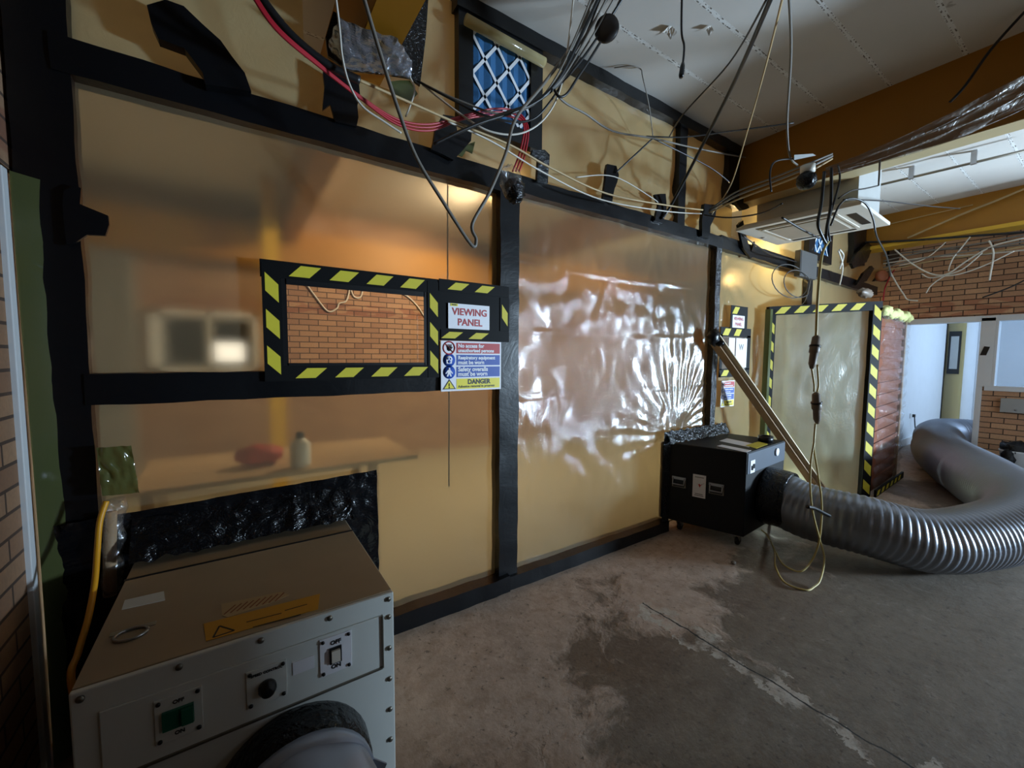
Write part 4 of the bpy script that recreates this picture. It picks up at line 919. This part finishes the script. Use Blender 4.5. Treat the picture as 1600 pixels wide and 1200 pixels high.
# yellow extension lead with two connectors
ex = thing('extension_lead', (3.6, -.9, 0), 'dull yellow extension lead hanging from the beam with two connectors, looped on the floor', 'extension lead')
YE = -1.08
def exl(pts, r=.0065): return [p if p.z > .008 else V(p.x, p.y, .008) for p in exl0(pts)]
def exl0(pts): return [ony(*p) if len(p) == 3 else (onz(p[0], p[1], p[3]) if p[2] == 'z' else V(*p[:3])) for p in pts]
b = MB()
b.tube(spline(exl([(1294, 378, -1.06), (1284, 400, -1.07), (1278, 460, YE), (1275, 527, YE)]), 6), .008, 8)
b.tube(spline(exl([(1268, 574, YE), (1272, 600, YE), (1272, 612, YE)]), 6), .006, 8)
b.tube(spline(exl([(1277, 570, YE), (1279, 600, YE), (1277, 612, YE)]), 6), .006, 8)
b.tube(spline(exl([(1274, 662, YE), (1272, 690, YE), (1267, 722, YE), (1266, 760, YE), (1270, 800, YE), (1280, 840, YE), (1288, 872, 'z', .10), (1282, 905, 'z', .03), (1272, 917, 'z', .010), (1258, 922, 'z', .008), (1226, 910, 'z', .008), (1212, 885, 'z', .008), (1210, 860, 'z', .008), (1200, 838, 'z', .03), (1190, 828, 'z', .10)]), 8), .006, 8)
b.tube(spline(exl([(1274, 662, YE), (1272, 700, YE), (1278, 740, YE), (1284, 790, YE), (1280, 845, YE), (1268, 876, 'z', .08), (1250, 893, 'z', .015), (1224, 882, 'z', .008), (1212, 862, 'z', .008), (1204, 845, 'z', .02)]), 8), .006, 8)
b.build('cord', 'pvc_yellow', ex)
for (x, y0, y1, tilt) in ((1271, 524, 576, -3), (1275, 613, 662, 2)):
    p, q_ = ony(x+2-tilt, y0, YE), ony(x+tilt, y1, YE); ax = q_-p; Lc = ax.length
    b = MB(); b.lathe(p, ax, [(.010, 0), (.022, Lc*.06), (.024, Lc*.28), (.028, Lc*.30), (.028, Lc*.52), (.022, Lc*.55), (.021, Lc*.85), (.010, Lc)], 16); b.build('connector', 'conn', ex)
    b = MB(); b.lathe(p+ax*.30, ax, [(.031, 0), (.031, .012)], 16); b.bar(p+ax*.45+V(.03, 0, 0), p+ax*.62+V(.055, 0, 0), .012, .012); b.build('latch', 'black_plain', ex)
b = MB(); b.tube(spline([ony(1262, 792, YE-.01), ony(1272, 794, YE-.012), ony(1284, 800, YE-.012), ony(1296, 806, YE-.02)], 5), .012, 8); b.build('tape_tie', 'black_plain', ex)

# hanging lumps
def lump(name, px, py, y, rx, rz, mat, label, cat, ry=None, amp=.2):
    b = MB(); b.blob(ony(px, py, y), rx, ry or rx, rz, amp, 6, 20); o = b.build(name, mat); tag(o, label, cat); return o
tbn = thing('taped_bundle', ony(800, 298, -.2), 'cable end balled in black tape, hanging from the red cables over the centre post', 'taped cable end')
b = MB(); b.blob(ony(804, 298, -.2), .062, .05, .068, .25, 7, 20); b.build('tape_ball', 'black_shiny', tbn)
b = MB(); b.blob(ony(798, 283, -.2), .065, .045, .085, .3, 6, 20); b.build('clear_bag', 'clear_wrap', tbn)
b = MB(); p = ony(948, 45, -.5); b.lathe(p, (.75, .62, .2), [(.028, -.02), (.062, -.016), (.066, 0), (.062, .016), (.030, .02)], 26); tag(b.build('ceiling_rose', 'rubber'), 'dark round rubber fitting strung on black cables near the ceiling', 'fitting')
sd = thing('smoke_detector', ony(1260, 280, -1.0), 'black plastic covered round detector hanging under the ochre beam', 'detector')
b = MB(); b.blob(ony(1260, 282, -1.0), .055, .055, .055, .12, 5, 20); b.build('cover', 'black_shiny', sd)
b = MB(); b.cyl(ony(1262, 270, -1.0), ony(1262, 258, -1.0), .04, 18); b.build('base', 'ac_white', sd)
b = MB(); b.hexa([ony(1241, 250, -.98), ony(1275, 243, -.98), ony(1275, 243, -1.06), ony(1241, 250, -1.06)], [ony(1241, 242, -.98), ony(1270, 240, -.98), ony(1270, 240, -1.06), ony(1241, 242, -1.06)]); tag(b.build('wall_bracket', 'ac_side'), 'grey metal bracket on the face of the ochre beam above the detector', 'bracket')
# dusty plastic draped along the beam
b = MB()
def drape(u, v):
    p = ony(1290, 262, -1.02).lerp(onx(1640, 20+70*1, 3.7), u); lo = ony(1290, 275, -1.02).lerp(onx(1640, 150, 3.9), u)
    r = p.lerp(lo, v); return r+V(.012*noise.noise(V(u*5, v*14, 1)), .02*noise.noise(V(u*6, v*16, 4)), .02*math.sin(v*15+u*4)*u-.05*math.sin(PI*u))
b.grid(drape, 50, 24); tag(b.build('dust_sheet', 'dust_wrap'), 'crumpled grey dust sheet slung along the ochre beam at the top right', 'dust sheet')
# paint flakes hanging off the ceiling
for (px_, py_, s, lab) in ((1047, 47, .05, 'larger loose flake hanging off the ceiling board left of the straight cable'), (1108, 44, .032, 'smaller loose flake hanging off the ceiling board near the joint')):
    p = onz(px_, py_, ZC-.006); b = MB(); b.grid(lambda u, v: p+V((u-.5)*s*1.6, (v-.5)*s, -.02*abs(u-.4)*(1+v)+.005*noise.noise(V(u*9, v*9, px_))), 8, 5, smooth=False); tag(b.build('ceiling_flake', 'ceil'), lab, 'debris')
# sprinkler pipe across the far ceiling
pp = thing('ceiling_pipe', onx(1480, 262, 6.0), 'thin grey pipe clipped across the far ceiling bay', 'pipe')
p0, p1 = onz(1366, 291, 3.36), onz(1640, 226, 3.36); b = MB(); b.tube([p0, p0.lerp(p1, .5), p1], .012, 10); b.build('pipe', 'dull_steel', pp)
for t in (.25, .62): pm_ = p0.lerp(p1, t); b = MB(); b.box((pm_.x-.015, pm_.y-.02, pm_.z-.015), (pm_.x+.015, pm_.y+.02, ZC)); b.build('clip', 'steel', pp)
# cables around the far beam
xb = 7.30
X = lambda x, *q: [(a, c_, 'x', x) for a, c_ in q]
cable(X(7.38, (1310, 379), (1400, 377), (1500, 370), (1610, 362)), .014, 'pvc_black', 'black pipe-like cable running along the far ochre beam')
cable(X(7.38, (1418, 372), (1500, 336), (1560, 312), (1640, 278)), .012, 'pvc_tan', 'tan cable slanting up across the far ochre beam')
cable(X(7.42, (1390, 350), (1450, 336), (1520, 320)), .006, 'pvc_tan', 'thin tan cable high on the far ochre beam')
cable(X(xb, (1398, 390), (1425, 412), (1455, 428), (1480, 428), (1510, 408), (1550, 385), (1600, 372)), .009, 'pvc_white', 'thick white cable looping lowest below the far beam')
cable(X(xb, (1440, 428), (1452, 434), (1470, 432), (1500, 428), (1540, 414), (1585, 392)), .007, 'pvc_white', 'white cable ending in an upward sweep over the far bricks')
cable(X(xb, (1447, 458), (1455, 446), (1475, 432), (1505, 420), (1535, 395)), .007, 'pvc_white', 'white cable tail curling down on the far bricks')
cable(X(xb, (1516, 370), (1500, 390), (1490, 402), (1484, 415), (1482, 424)), .007, 'pvc_white', 'short white drop cable below the far beam')
cable(X(xb, (1545, 376), (1551, 388), (1552, 402), (1548, 425), (1546, 438)), .009, 'pvc_white', 'white cable hooked over the tray and hanging down')
cable(X(xb, (1478, 378), (1455, 398), (1435, 408), (1405, 415)), .006, 'pvc_white', 'white diagonal cable left of the far cable tray')
cable(X(xb, (1391, 425), (1402, 445), (1412, 460), (1418, 468), (1434, 470)), .008, 'pvc_white', 'kinked white cable hanging beside the airlock top')
cable(X(xb, (1535, 465), (1580, 448), (1625, 425)), .008, 'pvc_black', 'dark cable slanting over the far bricks above the window')
cable([(1312, 420, -.2), (1318, 400, -.2), (1312, 390, -.2)], .009, 'pvc_white', 'white cable stub beside the small far filter')
cable([(1310, 392, -.2), (1316, 410, -.2), (1316, 425, -.18), (1312, 445, -.12)], .008, 'pvc_white', 'white cable running down to the end of the top rail')
for k, (y0, y1, m) in enumerate(((418, 372, 'pvc_grey'), (408, 362, 'pvc_grey'), (424, 380, 'pvc_tan'), (400, 380, 'pvc_grey'), (412, 388, 'pvc_white'))):
    cable(X(xb+.03*k, (1380, y0), (1450, y0-(y0-y1)*.25-4), (1530, y0-(y0-y1)*.6), (1625, y1)), .009, m, ('grey cable', 'upper grey cable', 'tan cable', 'level grey cable', 'pale cable')[k]+' in the loom slung under the far beam', group='loom under the far beam')
cable([(1380, 470, -.3), (1383, 450, -.3), (1392, 430, -.3), (1400, 418, -.3)], .008, 'pvc_red', 'pinkish cable rising from the airlock top')
b = MB(); cc = ony(1375, 432, -.25); b.lathe(cc, (-.6, -.8, .1), [(.055, 0), (.075, .01), (.075, .05), (.055, .06)], 24); tag(b.build('reel', 'terracotta'), 'small orange-red cable reel sitting behind the airlock top', 'reel')

# ================================================================== LEFT CORNER ITEMS
cb = thing('yellow_cord', (-.45, -.12, 0), 'bright yellow power cord dropping down the left side of the cream machine', 'cord')
b = MB(); b.tube(spline([ony(*p) for p in ((166, 783, -.12), (156, 815, -.14), (152, 860, -.18), (148, 910, -.25), (138, 965, -.35), (122, 1020, -.45), (112, 1070, -.55))]+[V(-.37, -.62, .30), V(-.38, -.66, .01)], 8), .009, 10); b.build('cord', 'cord_yellow', cb)
sl = thing('plastic_sleeve', (-.42, -.07, .3), 'clear plastic sleeve and bag taped at the cord entry left of the cream machine', 'plastic bag')
b = MB(); p0, p1 = ony(180, 780, -.09), ony(176, 925, -.09)
b.tube([p0.lerp(p1, k/10)+V(.004*math.sin(k*2), 0, 0) for k in range(11)], lambda i: .03+.005*math.sin(i*1.7), 14); b.build('sleeve', 'clear_wrap', sl)
b = MB(); b.cyl(ony(172, 800, -.07), ony(172, 930, -.07), .02, 12); b.build('pipe', 'wood', sl)
b = MB(); b.grid(lambda u, v: ony(150, 700, -.10).lerp(ony(205, 696, -.10), u).lerp(ony(160, 775, -.10).lerp(ony(218, 770, -.10), u), v)+V(0, .02*noise.noise(V(u*5, v*5, 3)), 0), 14, 14); b.build('bag', 'olive', sl)

# ================================================================== FAR RIGHT ITEMS
bk = thing('bucket', (7.9, -1.55, 0), 'white plastic bucket with a black bag in it, by the far brick wall', 'bucket')
kc = onz(1592, 748, 0); kc = V(8.35, -1.47, 0)
b = MB(); b.lathe(kc, (0, 0, 1), [(.13, 0), (.15, .30), (.158, .305), (.158, .325), (.145, .325), (.12, .02)], 30); b.build('tub', 'white_gloss', bk)
b = MB(); b.blob(kc+V(0, 0, .34), .15, .15, .10, .35, 7, 20); b.blob(kc+V(-.15, .06, .22), .03, .06, .13, .3, 7, 12); b.build('bag', 'black_shiny', bk)
eb = thing('electrical_box', (8.75, -1.4, 1.0), 'grey metal electrical box on the far bricks below the window', 'box')
e0, e1 = onx(1563, 643, XF), onx(1625, 625, XF); b = MB(); b.box((XF-.07, e1.y, e0.z), (XF-.001, e0.y, e1.z)); b.build('case', 'ac_side', eb, .005)
b = MB(); b.cyl(V(XF-.07, e0.y-.14, e0.z+.04), V(XF-.078, e0.y-.14, e0.z+.04), .012, 12); b.build('lock', 'steel', eb)
b = MB(); b.prism([onx(*q, XF-.035) for q in ((1538, 541), (1547, 542), (1541, 555), (1531, 555))], (-.004, 0, 0)); tag(b.build('tape_strip', 'black_plain'), 'scrap of black tape stuck on the white doorway jamb', 'tape')
so = thing('wall_socket', (9.6, -.15, .4), 'white double socket with a black plug on the room wall beyond the doorway', 'socket')
s0, s1 = ony(1421, 654, -.142), ony(1428, 645, -.142); b = MB(); b.box((s0.x, -.155, s0.z), (s0.x+.15, -.141, s0.z+.09)); b.build('plate', 'white_gloss', so, .003)
b = MB(); b.box((s0.x+.10, -.19, s0.z+.02), (s0.x+.14, -.155, s0.z+.07)); b.tube(spline([V(s0.x+.12, -.18, s0.z+.02), V(s0.x+.13, -.19, s0.z-.10), V(s0.x+.2, -.19, s0.z-.25)], 5), .008, 8); b.build('plug', 'black_plain', so)
yp = thing('sheeted_door', (11.9, -.3, 0), 'narrow yellow-green sheeted panel with a black framed slot, at the end of the white room wall', 'panel')
b = MB(); b.box((11.95, -.40, 0), (12.0, -.10, 2.3)); b.build('panel', 'sheet_top', yp)
b = MB(); b.box((11.93, -.35, 1.2), (11.95, -.18, 2.05)); b.build('slot', 'black_plain', yp)
b = MB(); b.box((11.92, -.32, 1.3), (11.935, -.21, 1.95)); b.build('slot_pane', 'ac_side', yp)
b = MB(); b.box((11.90, -.15, 0), (12.02, -.11, 2.3)); b.build('edge', 'black_plain', yp)
b = MB(); b.box((11.0, -1.0, 0), (11.9, -.6, .12)); tag(b.build('timber_board', 'wood', None, .01), 'orange-brown timber board on the floor of the far room behind the duct', 'timber')
b = MB(); b.tube(spline([onx(*q, 12.297) for q in ((1508, 498), (1508, 512), (1512, 520), (1514, 512))], 5), .012, 8); tag(b.build('cable', 'pvc_white'), 'white looped cable hanging on the far room wall beyond the doorway', 'cable')
# fragment on the floor
b = MB(); b.blob(onz(1146, 879, .012), .022, .016, .013, .4, 8, 12); tag(b.build('floor_debris', 'conn'), 'small lump of debris on the floor in front of the black machine', 'debris')

# ================================================================== INSIDE THE ENCLOSURE
def work_lamp(loc, power, color, r, label, mat='bulb', aim=None, stand=False):
    t = thing('work_lamp', loc, label, 'lamp')
    b = MB(); b.blob(loc, r, r, r, 0, 1, 16); b.build('bulb', mat, t)
    b = MB(); b.lathe(Vector(loc)+V(0, 0, r*.8), (0, 0, 1), [(r*1.2, 0), (r*1.1, .03), (.02, .08)], 20); b.build('holder', 'black_plain', t)
    b = MB(); b.tube([Vector(loc)+V(.05, 0, -r), V(loc[0]+.05, loc[1], .02), V(loc[0]+.25, loc[1], .012)] if stand else [Vector(loc)+V(0, 0, r*.8+.07), V(loc[0]+.02, loc[1], (loc[2]+ZC)/2), V(loc[0], loc[1], ZC)], .006, 6); b.build('cord', 'pvc_black', t)
    if aim:      # floodlight with a reflector thrown one way
        o = light('work_lamp_light', 'SPOT', Vector(loc)+(Vector(aim)-Vector(loc)).normalized()*r*1.6, power, color, r, aim=aim)
        o.data.spot_size = math.radians(150); o.data.spot_blend = .6
    else: light('work_lamp_light', 'POINT', Vector(loc)-V(0, 0, r*1.6), power, color, r)
    return t
L1 = ony(1160, 388, .30)
work_lamp(tuple(L1), 40, (1.0, .74, .34), .04, 'glowing work lamp hung close behind the third bay sheet')
L2 = ony(790, 292, 1.9)
work_lamp(tuple(L2), 380, (1.0, .79, .54), .04, 'warm work lamp lighting the brick wall inside the enclosure', aim=(.9, 4.0, 1.0))
work_lamp(tuple(ony(1212, 762, -.12)), 80, (.90, 1.0, .90), .03, 'small added lamp hidden inside the airlock, put in to brighten its sheet', 'bulb_added', stand=True)  # unseen lamp added in place of daylight on the airlock sheet
L4 = ony(1118, 440, 1.3)
work_lamp(tuple(L4), 240, (1.0, .84, .62), .04, 'added unseen lamp behind the third post, put in to brighten the middle bay', aim=(4.2, 4.0, .8))  # no lamp known here; added to light the interior behind the middle bay
b = MB(); cpt = ony(437, 680, 3.0); b.box((cpt.x-.09, 3.0, 0), (cpt.x+.06, 3.15, ZC)); struct(b, 'trim_column', 'yellow')
w3 = MB(); a = ony(232, 582, 4.0); e = ony(402, 490, 4.0)
for x0, x1, z0, z1 in ((a.x, a.x+.12, a.z, e.z), (e.x-.06, e.x, a.z, e.z), (a.x, e.x, e.z-.06, e.z), (a.x, e.x, a.z, a.z+.06), (a.x+.55, a.x+.60, a.z, e.z)): w3.box((x0, 3.94, z0), (x1, 4.0, z1))
struct(w3, 'window_4', 'white_gloss')
bx = ony(206, 450, 3.95).x; bz = ony(300, 365, 3.95).z
b = MB(); b.box((-2.4, 3.93, 0), (bx, 4.0, 2.66)); struct(b, 'wall_back_plaster', 'dim_plaster')
b = MB(); b.box((bx, 3.92, bz-.03), (ony(402, 380, 3.95).x, 4.0, bz+.05)); struct(b, 'trim_white_strip', 'white_gloss')  # white strip across the back wall
b = MB(); b.box((a.x+.12, 3.975, a.z+.06), (e.x-.06, 3.985, e.z-.06)); struct(b, 'window_4_glass', 'black_plain')
b = MB(); b.box((a.x+.62, 3.965, a.z+.12), (a.x+.92, 3.972, a.z+.36)); struct(b, 'window_4_daylight', 'day_pane')
tbl = thing('work_bench', (.1, .6, 0), 'low bench standing behind the lower left sheet', 'bench')
b = MB(); b.box((-.45, .36, .835), (.95, 1.1, .86)); b.build('top', 'bench', tbl)
for x, y in ((-.38, .42), (.68, .42), (-.38, .88), (.68, .88)):
    b = MB(); b.box((x-.025, y-.025, 0), (x+.025, y+.025, .82)); b.build('leg', 'bench', tbl)
sb = thing('spray_bottle', (.37, .45, .86), 'white canister standing on the bench behind the lower left sheet', 'canister')
pc = ony(470, 745, .45); b = MB(); b.lathe(V(pc.x, .45, .861), (0, 0, 1), [(.05, 0), (.055, .02), (.055, .13), (.03, .16), (.02, .165)], 22); b.build('body', 'ac_white', sb)
b = MB(); b.lathe(V(pc.x, .45, 1.026), (0, 0, 1), [(.022, 0), (.022, .03), (.01, .035)], 16); b.build('cap', 'black_plain', sb)
b = MB(); pc = ony(405, 700, .62); b.blob(V(pc.x, .62, .92), .12, .08, .06, .4, 6, 16); tag(b.build('red_bag', 'red_cloth'), 'red crumpled bag lying on the bench behind the lower left sheet', 'bag')
for k, (pts, lab) in enumerate((((478, 445), (500, 478), (518, 487), (535, 478), (545, 460)), 'white cable loop hanging on the inner brick wall, left in the viewing panel'), (((548, 452), (556, 466), (566, 464), (566, 452)), 'small white cable curl on the inner brick wall, top of the viewing panel'), (((605, 455), (635, 465), (655, 480), (662, 490)), 'white cable fanning across the right corner of the inner brick wall')) if False else ():
    pass
cable([(700, 262, .056), (700, 420, .058), (701, 560, .06), (701, 760, .06)], .004, 'pvc_black', 'thin dark cord hanging behind the left sheet beside the VIEWING PANEL notice')
for pts, lab in ((((476, 440), (492, 462), (512, 486), (526, 482), (530, 474), (541, 470), (546, 452), (548, 438)), 'white cable loop hanging on the inner brick wall, left in the viewing panel'), (((545, 440), (552, 462), (562, 465), (566, 455), (563, 440)), 'small white cable curl on the inner brick wall, middle of the viewing panel'), (((608, 450), (635, 462), (652, 478), (664, 496)), 'white cable fanning across the right corner of the viewing panel')):
    cable([(x, y_, 3.985) for x, y_ in pts], .012, 'pvc_white', lab)
